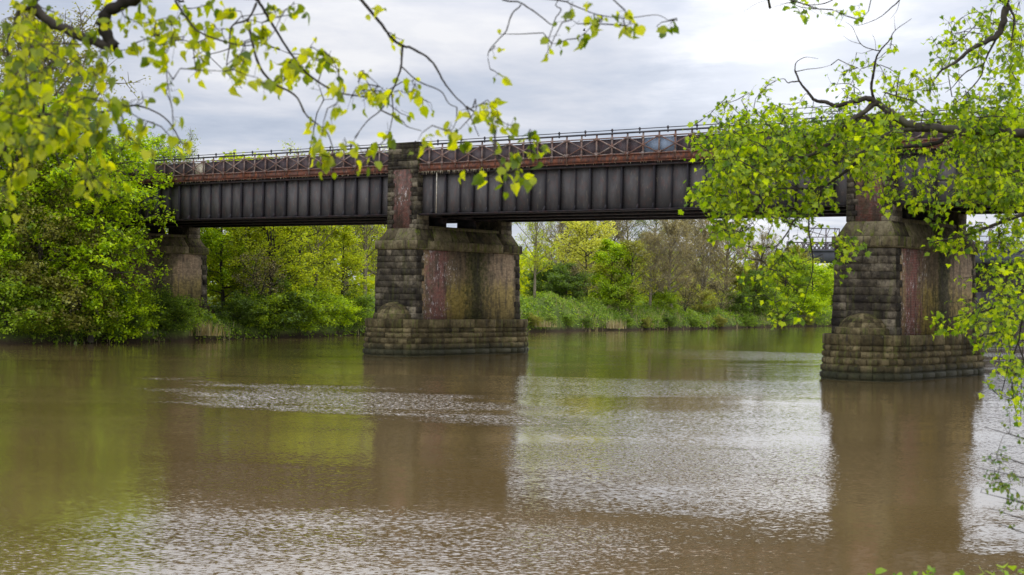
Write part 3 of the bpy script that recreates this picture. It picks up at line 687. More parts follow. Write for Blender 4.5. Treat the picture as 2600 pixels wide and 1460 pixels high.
def tree(name, key, loc, h, label, cat='tree', group=None, rz=0., wide=1., lm=None):
    tm, cm, H = PROTO[key]; s_ = h/H
    r = empty(name, loc, rz); tag(r, label, cat, group)
    a = bpy.data.objects.new('trunk', tm); C.objects.link(a); a.parent = r; a.scale = (s_*wide, s_*wide, s_)
    c = bpy.data.objects.new('crown', cm); C.objects.link(c); c.parent = r; c.scale = a.scale
    if lm:
        c.material_slots[0].link = 'OBJECT'; c.material_slots[0].material = LM[lm]
    return r
proto('syc', 'syc', bark2, .24, .30, seed=1, H=14, R=5., r0=.28, base=.10, n1=34, n2=8, n3=4, rise=.16, prof='round', leaves=13500, lj=.2)
proto('mid', 'mid', bark2, .20, .6, seed=2, H=14, R=5., r0=.25, base=.08, n1=34, n2=8, n3=4, rise=.45, prof='round', leaves=14000, lj=.28)
proto('airy', 'yel', bark, .17, .35, seed=3, H=12, R=4., r0=.22, base=.16, n1=30, n2=7, n3=4, rise=.38, stems=3, spread=.10, prof='round', leaves=9500, lj=.25)
proto('airy2', 'yel', bark2, .18, .35, seed=13, H=12, R=3.8, r0=.2, base=.10, n1=26, n2=7, n3=4, rise=.3, prof='cone', leaves=10500, lj=.25)
proto('young', 'yel', bark3, .15, .5, seed=4, H=11, R=4.2, r0=.24, base=.24, n1=26, n2=7, n3=4, rise=.95, stems=2, spread=.05, prof='vase', leaves=6000, lj=.25)
proto('lemon', 'lem', bark2, .2, .6, seed=5, H=10, R=3.8, r0=.2, base=.2, n1=26, n2=7, n3=4, rise=.6, prof='round', leaves=11000, lj=.28)
proto('green', 'syc', bark2, .22, .6, seed=6, H=8, R=3.6, r0=.18, base=.05, n1=30, n2=7, n3=4, rise=.4, prof='round', leaves=14000, lj=.28)
proto('olive', 'olive', bark2, .16, .6, seed=7, H=8, R=3., r0=.15, base=.12, n1=26, n2=8, n3=5, rise=.7, prof='round', leaves=6000, lj=.25)
proto('bare', 'bud', bark3, .12, .8, seed=8, H=12, R=4.4, r0=.28, base=.16, n1=36, n2=10, n3=6, rise=.85, prof='round', leaves=15000, lj=.22, twig=.02)
proto('bare2', 'bud', bark3, .12, .8, seed=18, H=12, R=4.6, r0=.26, base=.12, n1=34, n2=10, n3=6, rise=.95, stems=3, spread=.12, prof='round', leaves=14000, lj=.22, twig=.02)
proto('grey', 'grey', bark2, .14, .8, seed=9, H=14, R=4.5, r0=.25, base=.2, n1=30, n2=9, n3=5, rise=.7, prof='round', leaves=6000, lj=.25)
proto('shrub', 'dark', bark2, .17, .7, seed=10, H=3.5, R=2.6, r0=.08, base=.03, n1=22, n2=7, n3=3, rise=.45, stems=3, spread=.15, prof='round', leaves=7000, lj=.25)
proto('twiggy', 'bud', bark2, .10, .8, seed=21, H=5, R=2.6, r0=.08, base=.05, n1=24, n2=8, n3=4, rise=.8, stems=4, spread=.2, prof='round', leaves=2600, lj=.2)
rgt = random.Random(3)
def place(name, key, px, dist, h, label, cat='tree', group=None, wide=1., lm=None):
    # walk along the pixel's ray until it is `dist` metres inland of the shoreline
    k = (px-1300)/F; y = 60.
    for _ in range(4000):
        if y-float(ys(k*y)) >= dist: break
        y += .1
    x = k*y; z = float(far_z(x, y))-.15
    return tree(name, key, (x, y, z), h, label, cat, group, rgt.uniform(0, 6.28), wide, lm)
G1 = 'trees on the left bank'; G2 = 'trees seen under the left span'; G3 = 'trees seen under the middle span'
T = [
 ('broadleaf_tree', 'mid', -60, 5, 15, 'dull green tree at the far left edge of the bank', G1, 1., None),
 ('broadleaf_tree', 'syc', 40, 6, 15, 'broad bright tree at the left edge of the photo', G1, 1., None),
 ('broadleaf_tree', 'bare', 70, 14, 19.5, 'tall thinly leafed tree with bare top twigs at the left edge', G1, 1., 'olive'),
 ('broadleaf_tree', 'mid', 95, 2.6, 11, 'dense olive green tree low over the water at left', G1, 1., 'olive'),
 ('broadleaf_tree', 'syc', 165, 4, 15.5, 'broad mid green tree left of the bright sycamore', G1, 1.05, None),
 ('sycamore_tree', 'syc', 232, .3, 14.2, 'bright green sycamore leaning in front of the left end of the bridge', G1, .88, None),
 ('broadleaf_tree', 'mid', 195, 1.2, 8, 'olive brown bushy tree beneath the bright sycamore', G1, 1., 'olive'),
 ('broadleaf_tree', 'grey', 440, 26, 13.5, 'grey green tree rising behind the left end of the parapet', G1, .9, 'grey'),
 ('broadleaf_tree', 'mid', 345, 24, 14.5, 'full green tree behind the sycamore and the bridge', G1, .9, 'syc'),
 ('broadleaf_tree', 'airy2', 570, 12, 11, 'fresh green tree just right of the left pier', G2, .9, 'syc'),
 ('broadleaf_tree', 'airy2', 625, 9, 10.5, 'loose bright green tree second from the left pier', G2, 1., None),
 ('broadleaf_tree', 'airy', 690, 4.2, 12, 'dark forked tree with airy yellow green leaves under the left span', G2, 1., None),
 ('broadleaf_tree', 'airy', 752, 5.5, 11.5, 'many stemmed airy tree right of the forked one', G2, 1., None),
 ('broadleaf_tree', 'young', 805, 9, 12, 'upright pale trunked tree in the middle of the left span', G2, 1., None),
 ('broadleaf_tree', 'airy2', 862, 5, 9, 'layered yellow green tree with level boughs left of the middle pier', G2, 1.05, None),
 ('broadleaf_tree', 'young', 925, 8, 12.5, 'sparse spreading tree close beside the middle pier', G2, 1., None),
 ('broadleaf_tree', 'bare2', 1010, 14, 12, 'bare brown tree behind the middle pier', G2, 1., None),
 ('broadleaf_tree', 'lemon', 780, 22, 12, 'golden green tree glowing behind the airy ones', G2, 1., 'yel'),
 ('broadleaf_tree', 'airy2', 700, 24, 13, 'light green tree at the back under the left span', G2, 1.1, None),
 ('broadleaf_tree', 'green', 600, 24, 13, 'full green tree at the back beside the left pier', G2, 1.1, 'yel'),
 ('broadleaf_tree', 'bare', 880, 26, 14, 'twiggy brown tree at the back left of the middle pier', G2, 1., 'yel'),
 ('broadleaf_tree', 'bare', 960, 34, 14, 'brown leafless tree hidden mostly by the middle pier', G2, 1., None),
 ('broadleaf_tree', 'young', 1357, 9, 10.6, 'young vase shaped tree with pale trunk right of the middle pier', G3, .95, None),
 ('broadleaf_tree', 'bare2', 1420, 32, 12.5, 'brown leafless tree behind the lemon coloured one', G3, 1., None),
 ('broadleaf_tree', 'lemon', 1488, 17, 10.6, 'lemon yellow tree under the middle span', G3, 1., None),
 ('broadleaf_tree', 'green', 1548, 10, 7.6, 'rounded fresh green tree in front of the lemon one', G3, .95, None),
 ('broadleaf_tree', 'olive', 1605, 4, 8.2, 'slim olive tree leaning over the bank', G3, 1., None),
 ('broadleaf_tree', 'bare', 1650, 7, 8.6, 'slim bare tree between the green and the widest bare tree', G3, 1., None),
 ('broadleaf_tree', 'bare', 1705, 5, 11, 'bare brown tree with a forked trunk on the bank', G3, 1., None),
 ('broadleaf_tree', 'bare2', 1780, 12, 12.2, 'widest bare brown tree under the middle span', G3, 1.15, None),
 ('broadleaf_tree', 'bare', 1850, 14, 11.4, 'bare twiggy tree left of the dark green bushes', G3, 1.1, None),
 ('broadleaf_tree', 'grey', 1660, 45, 14.5, 'pale grey green tree top showing just under the girder', G3, 1., None),
 ('broadleaf_tree', 'grey', 1590, 50, 14.5, 'second pale tree far back under the girder', G3, 1., None),
 ('broadleaf_tree', 'bare2', 1520, 48, 15, 'brown tree far back behind the lemon one', G3, 1.1, None),
 ('broadleaf_tree', 'bare', 1740, 46, 14.5, 'brown tree top far back in the middle of the span', G3, 1.1, None),
 ('broadleaf_tree', 'lemon', 1885, 9, 6.4, 'yellowish low tree beside the bare one', G3, 1., 'olive'),
 ('broadleaf_tree', 'green', 1915, 4, 5.8, 'dark green bushy tree on the bank left of the right pier', G3, 1., 'dark'),
 ('broadleaf_tree', 'green', 1990, 8, 8.4, 'fresh green bushy tree near the right pier', G3, 1.1, 'mid'),
 ('broadleaf_tree', 'green', 2060, 5, 7., 'green bushy tree touching the right pier', G3, 1.1, None),
 ('broadleaf_tree', 'lemon', 2010, 26, 9.5, 'olive tree behind the bushes by the right pier', G3, 1.1, 'olive'),
 ('broadleaf_tree', 'green', 2120, 12, 7., 'green tree mostly hidden behind the right pier', G3, 1.1, 'mid'),
 ('broadleaf_tree', 'bare2', 1930, 40, 11.5, 'brown tree far back left of the right pier', G3, 1.2, None),
 ('broadleaf_tree', 'green', 1440, 14, 4.6, 'dark ivy covered bush behind the grassy mound', G3, 1.1, 'dark'),
 ('broadleaf_tree', 'green', 1390, 18, 5.2, 'dark bush behind the young tree', G3, 1.1, 'dark'),
]
for nm, key, px, dist, h, lb, gp, wd, lm in T: place(nm, key, px, dist, h, lb, 'tree', gp, wd, lm)
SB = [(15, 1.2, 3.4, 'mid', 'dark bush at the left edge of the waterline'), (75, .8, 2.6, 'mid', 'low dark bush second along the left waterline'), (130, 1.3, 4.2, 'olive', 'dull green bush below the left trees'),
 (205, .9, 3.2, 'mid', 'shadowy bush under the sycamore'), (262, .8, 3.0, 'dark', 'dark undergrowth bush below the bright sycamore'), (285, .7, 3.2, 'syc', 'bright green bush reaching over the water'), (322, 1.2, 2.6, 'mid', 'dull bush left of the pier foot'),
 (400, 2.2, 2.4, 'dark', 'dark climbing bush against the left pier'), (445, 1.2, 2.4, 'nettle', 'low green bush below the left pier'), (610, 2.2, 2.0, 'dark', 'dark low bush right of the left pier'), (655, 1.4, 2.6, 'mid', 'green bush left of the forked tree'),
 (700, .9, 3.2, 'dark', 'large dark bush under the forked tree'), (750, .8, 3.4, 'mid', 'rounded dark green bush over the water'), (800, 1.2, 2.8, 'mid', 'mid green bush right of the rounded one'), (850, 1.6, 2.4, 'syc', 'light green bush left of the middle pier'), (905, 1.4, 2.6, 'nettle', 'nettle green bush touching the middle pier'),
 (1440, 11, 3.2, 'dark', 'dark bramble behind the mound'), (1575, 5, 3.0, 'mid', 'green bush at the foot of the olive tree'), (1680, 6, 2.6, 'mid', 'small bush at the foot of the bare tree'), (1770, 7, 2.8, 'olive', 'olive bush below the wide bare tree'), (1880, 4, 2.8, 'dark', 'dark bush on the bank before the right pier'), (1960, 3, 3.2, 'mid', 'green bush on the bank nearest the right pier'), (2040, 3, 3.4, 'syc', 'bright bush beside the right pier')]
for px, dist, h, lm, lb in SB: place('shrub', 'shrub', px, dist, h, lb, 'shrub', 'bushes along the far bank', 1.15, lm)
for i, (px, dist, h, lm, lb) in enumerate(((1352, .6, 1.5, 'olive', 'low weed bush at the waterline touching the middle pier'), (1395, .7, 1.2, 'grass', 'second low weed bush right of the middle pier'), (1440, .6, 1.6, 'nettle', 'low green bush under the grassy mound'), (1490, .5, 1.3, 'dark', 'dark low bush at the waterline under the mound'), (1590, .6, 1.5, 'nettle', 'low green bush below the olive trees'), (1640, .5, 1.3, 'olive', 'low olive bush at the waterline in mid span'), (1700, .6, 1.6, 'dark', 'dark low bush below the bare tree'), (1760, .5, 1.4, 'nettle', 'low green bush left of the hanging maple leaves'), (1825, .5, 1.6, 'olive', 'low olive bush at the waterline behind maple leaves'), (1900, .5, 1.7, 'nettle', 'low green bush at the waterline nearer the right pier'), (1985, .5, 1.8, 'dark', 'dark low bush at the waterline left of the right pier'), (2050, .5, 1.8, 'olive', 'low bush at the waterline touching the right pier'))):
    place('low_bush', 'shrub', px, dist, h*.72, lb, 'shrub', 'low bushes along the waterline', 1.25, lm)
for px, dist, h, lb in ((175, 1.6, 6.5, 'brown twiggy shrub among the left bank trees'), (235, 1.8, 6, 'brown twiggy shrub left of the sycamore trunk'), (650, 3, 5, 'twiggy shrub beside the forked tree'), (1480, 9, 4, 'twiggy shrub behind the mound'), (1740, 4, 4.5, 'twiggy shrub between the bare trees'), (1830, 5, 4.5, 'twiggy shrub at the right of the bare trees')):
    place('twiggy_shrub', 'twiggy', px, dist, h, lb, 'shrub', 'twiggy shrubs on the far bank')
# a belt of woodland far beyond
rng = np.random.default_rng(77); pos = []
for i in range(430):
    x = rng.uniform(-160, 330); y = float(ys(x))+rng.uniform(45, 95); h = rng.uniform(5.5, 10); z = float(far_z(x, y)); m = 230
    q_ = rng.normal(0, 1, (m, 3)); q_ /= np.linalg.norm(q_, axis=1)[:, None]; q_ *= rng.uniform(.5, 1, (m, 1))**.5
    pos.append(q_*np.array([4.5, 4.5, h*.55])+np.array([x, y, z+h*.5]))
pos = np.concatenate(pos)
cm = leaf_mesh('woodland', pos, rng.uniform(.5, 1.1, len(pos)), rng, DIAMOND, DTRI, .7, .1)
tag(link('woodland', cm, LM['yel']), 'distant olive brown woodland behind the bank trees', 'woodland', kind='stuff')

# ------------------------------------------------------------------ ground cover on the far bank
rng = np.random.default_rng(5)
def scatter(n, x0, x1, d0, d1, hh):
    x = rng.uniform(x0, x1, n); dd = d0+(d1-d0)*rng.uniform(0, 1, n)**1.3; y = ys(x)+dd
    return np.stack([x, y, far_z(x, y)+rng.uniform(.0, hh, n)], 1)
pos = np.concatenate([scatter(16000, -62, 2, .0, 7, 1.), scatter(20000, 0, 75, .3, 9, .65), scatter(6000, -30, 75, 6, 40, .7)])
q_ = .5+.5*np.sin(pos[:, 0]*1.1+1.3*np.sin(pos[:, 1]*.5))*np.sin(pos[:, 1]*.9+pos[:, 0]*.4); zb = far_z(pos[:, 0], pos[:, 1]); pos[:, 2] = zb+(pos[:, 2]-zb)*np.clip(q_*1.25, .15, 1.1)
tag(link('nettles', leaf_mesh('nettles', pos, rng.uniform(.14, .32, len(pos)), rng, DIAMOND, DTRI, .6, .1), LM['nettle']), 'green nettles and low weeds covering the far bank', 'undergrowth', kind='stuff')
BL = np.array([(-.035, 0, 0), (.035, 0, 0), (0, 1, .12)]); BT = [(0, 1, 2)]
def pt(x, y): return .5+.5*np.sin(x*.55+1.7*np.sin(y*.21+x*.13))*np.sin(y*.6+x*.31+2*np.sin(x*.17))
def blades(name, pos, size, m, label, lean=.35):
    n = len(pos); az = rng.uniform(0, 6.28, n); up = np.stack([np.cos(az)*rng.uniform(0, lean, n), np.sin(az)*rng.uniform(0, lean, n), np.ones(n)], 1)
    sd = np.stack([-np.sin(az+1), np.cos(az+1), np.zeros(n)], 1); s_ = size[:, None]
    V = np.stack([pos-sd*s_*.05, pos+sd*s_*.05, pos+up*s_], 1).reshape(-1, 3)
    return tag(link(name, mesh_np(name, V, [np.arange(3*n).reshape(-1, 3)]), m), label, 'grass', kind='stuff')
pos = np.concatenate([scatter(26000, -8, 30, .3, 22, .05), scatter(9000, -70, 0, .2, 10, .05), scatter(9000, 25, 80, .2, 12, .05)])
q_ = pt(pos[:, 0], pos[:, 1]); pos = pos[rng.uniform(0, 1, len(pos)) < .25+q_]; q_ = pt(pos[:, 0], pos[:, 1])
blades('tall_grass', pos, rng.uniform(.15, .42, len(pos))*(.6+1.1*q_), LM['grass'], 'tall rough grass on the far bank and mound')
pos = np.concatenate([scatter(2600, -45, 80, -.1, 1.2, .05), scatter(9000, -6, 40, .5, 12, .05)]); q_ = pt(pos[:, 0]*1.3+5, pos[:, 1]); pos = pos[rng.uniform(0, 1, len(pos)) < np.clip(q_*1.8-.75, .04, 1)]
blades('dry_grass', pos, rng.uniform(.25, .75, len(pos)), LM['dry'], 'dry straw coloured grass at the foot of the far bank')
BLK = []
for px, dist, n, hh, lb in ((506, .5, 200, 1.3, 'pale dry reed clump at the waterline right of the left pier'), (1546, .4, 200, 1.3, 'pale dry reed clump at the waterline under the middle span'), (1370, .5, 220, .9, 'low straw reed clump beside the middle pier')):
    k = (px-1300)/F; y = 60.
    while y-float(ys(k*y)) < dist: y += .1
    c = np.array([k*y, y, float(far_z(k*y, y))-.1]); r = rng.normal(0, 1, (n, 2))*np.array([.9, .6])
    p_ = np.stack([r[:, 0], r[:, 1], np.zeros(n)], 1)
    o = blades('reed_clump', p_, rng.uniform(.5, 1, n)*hh, LM['dry'], lb, .3); o.location = c; o['category'] = 'reeds'; del o['kind']; o['group'] = 'dry reed clumps on the far bank'

# ------------------------------------------------------------------ distant bridge downstream
DB = empty('distant_bridge', (0, 0, 0)); tag(DB, 'second lattice sided bridge on dark masonry far away at the right edge', 'bridge')
dbd = 345.; P0 = at(2000, 640, dbd+25); P1 = at(3000, 640, dbd-25)
DB.location = (P0[0], P0[1], 0); DB.rotation_euler = (0, 0, math.atan2(P1[1]-P0[1], P1[0]-P0[0])); Ld = float(np.hypot(*(P1-P0)[:2]))
far_brick = rough_mat('far_brick', [(.3, (.03, .026, .026)), (.55, (.06, .05, .048)), (.8, (.10, .08, .07))], .6, .95, .02)
far_iron = rough_mat('far_iron', [(.3, (.09, .075, .075)), (.6, (.15, .125, .125)), (.8, (.2, .165, .16))], .6, .8, .02)
s = MB(); s.box(0, Ld, 0, 9, 13.0, 15.6); s.box(-.5, Ld+.5, -.4, 9.4, 15.6, 15.9); s.build('deck_girder', rough_mat('far_girder', [(.3, (.05, .05, .055)), (.7, (.09, .09, .095))], .5, .8, .02), DB)
for side in (0, 9):
    s = MB(); s.box(0, Ld, side-.1, side+.1, 15.9, 16.1); s.box(0, Ld, side-.12, side+.12, 17.6, 17.85)
    for i in range(int(Ld/1.1)):
        a = i*1.1; s.bar((a, side, 16.0), (a+1.6, side, 17.7), .16, .08, (0, 1, 0)); s.bar((a+1.6, side+.1, 16.0), (a, side+.1, 17.7), .16, .08, (0, 1, 0))
    for i in range(int(Ld/6)+1): s.box(i*6-.3, i*6+.3, side-.18, side+.18, 15.9, 18.0)
    s.build('parapet', far_iron, DB)
s = MB()
x0 = 38.
for a, c in ((x0, x0+6), (x0+24, x0+30), (x0+48, x0+56)): s.box(a, c, .4, 8.6, -2, 13.0)
s.box(x0-4, x0+60, 5.5, 8.5, -2, 13.0)
s.frustum((x0-8, x0+60, -5, 12), (x0+2, x0+60, 1, 9), -1, 6.5)
s.build('masonry', far_brick, DB)
for gx in (9.5, 46.):
    s = MB()
    for dx in (0, 2.2): s.bar((gx+dx, .5, 15.8), (gx+dx, .5, 21.2), .22, .22); s.bar((gx+dx, 8.5, 15.8), (gx+dx, 8.5, 21.2), .22, .22)
    s.bar((gx-5, .5, 21.2), (gx+3.4, .5, 20.9), .25, .25); s.bar((gx-5, .5, 19.0), (gx+3.4, .5, 19.0), .2, .2)
    for k in range(4): s.bar((gx-4+k*2, .5, 19), (gx-3+k*2, .5, 21.1), .12, .12)
    s.bar((gx, .5, 21), (gx, 8.5, 21), .2, .2); s.build('gantry', far_iron, DB)

# ------------------------------------------------------------------ gulls
def gull(px, py, d, span, yaw, flap, label):
    b = MB(); hs = span/2
    b.add([(0, .30, 0), (.06, .12, .03), (-.06, .12, .03), (.06, -.1, .03), (-.06, -.1, .03), (0, -.34, .0), (0, .05, -.06), (.05, .0, 0), (-.05, .0, 0)],
          [(1, 2, 4, 3)], [(0, 2, 1), (0, 1, 6), (0, 6, 2), (3, 4, 5), (1, 3, 6), (3, 5, 6), (5, 4, 6), (4, 2, 6)])
    o = b.build('gull', rail_m); wv = []
    for sx in (-1, 1):
        wg = MB(); k = flap
        wg.add([(sx*.05, .13, .02), (sx*.05, -.07, .02), (sx*hs*.5, .2, k*.5), (sx*hs*.5, -.02, k*.5), (sx*hs, .0, k*.75), (sx*hs*.95, -.08, k*.72),
                (sx*.05, .13, .035), (sx*.05, -.07, .03), (sx*hs*.5, .2, k*.5+.015), (sx*hs*.5, -.02, k*.5+.012)],
               [(0, 1, 3, 2), (2, 3, 5, 4), (6, 8, 9, 7), (0, 2, 8, 6), (1, 7, 9, 3)], [(8, 4, 9), (9, 4, 5)])
        wg.build('wing', rail_m, o)
    o.location = at(px, py, d); o.rotation_euler = (rad(12), rad(-25), yaw)
    return tag(o, label, 'bird', 'gulls in the sky')
gull(737, 219, 190, .95, rad(60), .45, 'small dark gull flying between the left hanging twigs')
gull(1484, 78, 210, .8, rad(80), .35, 'tiny gull, left of the pair by the top twig')
gull(1507, 83, 200, .9, rad(35), -.35, 'tiny gull, right of the pair by the top twig')

# ------------------------------------------------------------------ foreground trees
def catmull(P, n=5):
    P = np.asarray(P, float)
    if len(P) < 3:
        return np.array([P[0]+(P[-1]-P[0])*i/n for i in range(n+1)])
    Q = np.vstack([2*P[0]-P[1], P, 2*P[-1]-P[-2]]); out_ = []
    for i in range(1, len(Q)-2):
        for k in range(n):
            u = k/n; out_.append(.5*((2*Q[i])+(-Q[i-1]+Q[i+1])*u+(2*Q[i-1]-5*Q[i]+4*Q[i+1]-Q[i+2])*u*u+(-Q[i-1]+3*Q[i]-3*Q[i+1]+Q[i+2])*u**3))
    out_.append(Q[-2]); return np.array(out_)
def limb_leaves(rng, paths, n, spread):
    P = np.concatenate([p[4:] for p, _ in paths]); return P[rng.integers(0, len(P), n)]+rng.normal(0, spread, (n, 3))
def near_tree(name, seed, skel, cells, dfun, leaf_px, leaf_sz, tmpl, lm, label, extra_paths, extra_leaves, per=4, dj=.6, droop=.5, flat=.8, kdens=1., cell=40, wood=None, loc=(0, 0, 0), tw_r=.0022):
    """skel: list of (points3d, r0, r1). cells: list of (px,py,digit)."""
    rng = np.random.default_rng(seed); big, tw = [], []; nodes = []
    for pts, ra, rb in skel:
        Q = catmull(pts); n = len(Q); kn = np.linspace(ra, rb, n)
        Q[1:-1] += rng.normal(0, 1, (n-2, 3))*kn[1:-1, None]*.14
        big.append((Q, kn*(1+.07*rng.normal(0, 1, n)))); nodes.extend(Q)
    big += extra_paths
    nodes = list(nodes); pts = []; lf = []; ld = []
    for px, py, dg in cells:
        cov = min(dg/9*.97, .97)
        nl = -math.log(1-cov)*cell*cell/(leaf_px*leaf_px*.42)*kdens; nc = rng.poisson(max(nl/per, .0)) if nl/per > 1.5 else (1 if rng.random() < nl/per else 0)
        for _ in range(nc):
            d_ = dfun(px, py)+rng.normal(0, dj)
            pts.append(at(px+rng.uniform(0, cell), py+rng.uniform(0, cell), d_))
    N = np.array(nodes); P = np.array(pts)
    dmin = np.array([np.min(np.linalg.norm(N-p, axis=1)) for p in P]); order = np.argsort(dmin)
    N = list(N)
    for i in order:
        p = P[i]; NA = np.array(N); dd = np.linalg.norm(NA-p, axis=1)+np.maximum(0, p[2]-NA[:, 2])*.25; j = int(np.argmin(dd)); q0 = NA[j]
        ln = np.linalg.norm(p-q0)
        if ln < .02: q0 = q0+np.array([0, 0, .03]); ln = .03
        side = rng.normal(0, .12*ln, 3); m1 = q0+(p-q0)*.33+side+np.array([0, 0, .06*ln]); m2 = q0+(p-q0)*.7+side*.7
        path = np.array([q0, m1, m2, p]); r_ = tw_r*(1+min(ln, 1.5)*1.2)
        tw.append((path, np.array([r_*1.3, r_, r_*.8, r_*.5]))); N.extend([m1, m2, p])
        k = max(1, rng.poisson(per)); dr = (p-q0)/ln; spr = .55 if per < 6 else .85
        for _ in range(k):
            u = rng.uniform(.45, 1.1); b0 = q0+(p-q0)*min(u, 1)
            off = rng.normal(0, 1, 3)*leaf_sz*spr; off[2] -= leaf_sz*.25
            lp = b0+off; lf.append(lp); ld.append(dr*.6)
            tw.append((np.array([b0, lp]), np.array([tw_r*.45, tw_r*.35])))
    lf = np.array(lf); ld = np.array(ld)
    r = empty(name, loc); tag(r, label, 'tree'); L0 = np.array(loc)
    tm = tube_mesh('trunk', [([(p-L0, q) for p, q in big], 8)]); link('trunk', tm, wood or bark, r, smooth=True)
    link('twigs', tube_mesh('twigs', [([(p-L0, q) for p, q in tw], 4)]), wood or bark, r)
    if len(extra_leaves): lf = np.concatenate([lf, extra_leaves]); ld = np.concatenate([ld, np.zeros((len(extra_leaves), 3))])
    cm = leaf_mesh('crown', lf-L0, (.45+.8*rng.uniform(0, 1, len(lf))**.8)*leaf_sz, rng, tmpl[0], tmpl[1], flat, droop, ld)
    link('crown', cm, LM[lm], r); return r
def seg(rowmap, x0=0, cell=40, y0=0):
    out_ = []
    for r_, parts in enumerate(rowmap):
        for xs_, digs in parts:
            for i, ch in enumerate(digs):
                if ch not in '0 ': out_.append((xs_+i*cell, y0+r_*cell, int(ch)))
    return out_
# ---- left tree (round leaves, about 7 m away)
DL = 7.6
LROWS = [
 [(0, '33130231334'), (460, '233'), (580, '1'), (640, '2222'), (940, '2'), (1440, '4'), (1510, '33')],
 [(0, '44323443345'), (440, '1334'), (600, '35'), (720, '1'), (1000, '2'), (1375, '13'), (1480, '233'), (1600, '233')],
 [(0, '46653213344'), (440, '323333'), (680, '1'), (760, '13'), (985, '2'), (1240, '2'), (1400, '23')],
 [(0, '57743330033'), (480, '24254321'), (760, '443'), (1235, '32'), (1385, '2')],
 [(0, '5655555'), (480, '235334'), (720, '4123'), (885, '2'), (1000, '2'), (1140, '2'), (1240, '2'), (1375, '2')],
 [(0, '55434541002'), (600, '321'), (760, '23'), (860, '44434'), (1020, '3'), (1270, '2')],
 [(0, '56666632134'), (720, '12'), (800, '12'), (860, '444'), (1070, '2'), (1150, '333'), (1240, '3')],
 [(0, '88876757522'), (760, '1'), (890, '1'), (980, '22'), (1150, '123'), (1300, '2')],
 [(0, '77555446513'), (800, '33'), (970, '2'), (1060, '2'), (1100, '32'), (1235, '2'), (1280, '32')],
 [(0, '3354343114'), (400, '23'), (470, '3'), (790, '2'), (870, '22'), (1180, '3'), (1300, '44')],
 [(0, '541034400'), (780, '5'), (820, '2'), (925, '2'), (1180, '3'), (1235, '44'), (1310, '2')],
 [(0, '3200055400'), (790, '2'), (1240, '55')],
 [(0, '50000243'), (1270, '3')],
 [(0, '4')]]
def A(pts, d, dz=None): return [at(x, y, d if dz is None else d+dz*i/(max(1, len(pts)-1))) for i, (x, y) in enumerate(pts)]
TRK = np.array([-5.6, 6.6, 2.1]); LIMB = [TRK+np.array([.1, .0, 3.6]), np.array([-4.3, 7.1, 6.5]), np.array([-2.6, 7.5, 6.35]), np.array([-.6, 7.7, 6.1]), np.array([.9, 8.0, 6.05]), np.array([2.0, 8.2, 5.9])]
skelL = [([TRK, TRK+np.array([.05, .05, 1.6]), TRK+np.array([.1, 0, 3.6]), TRK+np.array([-.1, .1, 6.2]), TRK+np.array([.1, .2, 8.2])], .19, .05),
 (LIMB, .075, .02),
 ([LIMB[2]]+A([(330, -60), (312, 5), (272, 30), (262, 62), (280, 105), (292, 118)], DL), .030, .030),
 (A([(294, 118), (245, 108), (200, 88), (135, 60), (98, 30), (75, -10), (60, -60)], DL)+[np.array([-3.3, 7.3, 6.4])], .024, .024),
 (A([(80, 20), (50, 28), (38, 60), (22, 105), (20, 180)], DL), .014, .008),
 (A([(190, 100), (160, 142), (120, 170), (70, 220), (0, 268), (-80, 330)], DL), .012, .009),
 (A([(120, 172), (112, 215), (110, 285), (80, 305), (0, 325)], DL), .009, .004),
 (A([(0, 325), (55, 305), (120, 290), (190, 290), (300, 278), (350, 268), (420, 300), (460, 360)], DL), .008, .003),
 (A([(130, 285), (132, 340), (145, 400), (160, 430)], DL), .006, .003),
 (A([(20, 345), (10, 380), (-20, 430)], DL), .012, .010),
 (A([(68, 345), (80, 395), (84, 440)], DL), .006, .004),
 ([LIMB[2]]+A([(430, -40), (444, 0), (479, 52), (503, 79), (545, 98), (608, 114), (640, 115)], DL), .007, .003),
 ([LIMB[3]]+A([(650, -40), (653, 0), (629, 49), (590, 65), (582, 120), (577, 150)], DL), .008, .003),
 (A([(629, 49), (639, 101), (657, 164), (692, 210), (748, 241), (776, 290), (800, 311), (832, 339), (850, 400), (850, 430)], DL), .0075, .002),
 ([LIMB[3]]+A([(640, -40), (655, 0), (685, 49), (727, 119), (779, 185), (845, 229), (891, 241), (950, 250)], DL), .009, .003),
 ([LIMB[3]+np.array([.3, 0, 0])]+A([(905, -40), (919, 0), (961, 52), (996, 98), (1024, 117), (1045, 122), (1090, 150), (1111, 178), (1128, 210), (1156, 245), (1184, 273), (1198, 304), (1216, 346)], DL), .009, .002),
 (A([(1184, 270), (1225, 300), (1252, 330), (1262, 400), (1290, 450)], DL), .005, .002),
 (A([(1022, 118), (1018, 168), (1010, 196), (996, 231), (968, 278), (933, 307), (901, 349)], DL), .006, .002),
 (A([(1018, 168), (1027, 176), (1062, 206), (1118, 231), (1139, 262), (1160, 272)], DL), .004, .002),
 (A([(968, 280), (1017, 304), (1034, 321), (1070, 332)], DL), .004, .0015),
 ([LIMB[4]]+A([(1300, -30), (1324, 8), (1300, 35), (1286, 77), (1268, 98), (1240, 133), (1244, 175)], DL), .005, .0015),
 (A([(1324, 8), (1359, 31), (1394, 59), (1404, 66), (1394, 98), (1390, 145)], DL), .004, .0015),
 ([LIMB[4]]+A([(1440, -20), (1425, 25), (1411, 45), (1404, 66)], DL), .004, .002),
 ([LIMB[5]]+A([(1400, -30), (1440, 5), (1481, 24), (1520, 38), (1569, 45), (1604, 45), (1667, 38), (1698, 52)], DL), .004, .0015),
 (A([(345, 268), (363, 258), (360, 232)], DL), .003, .0015),
 (A([(275, 118), (300, 128), (340, 122)], DL), .003, .0015)]
rng = np.random.default_rng(41)
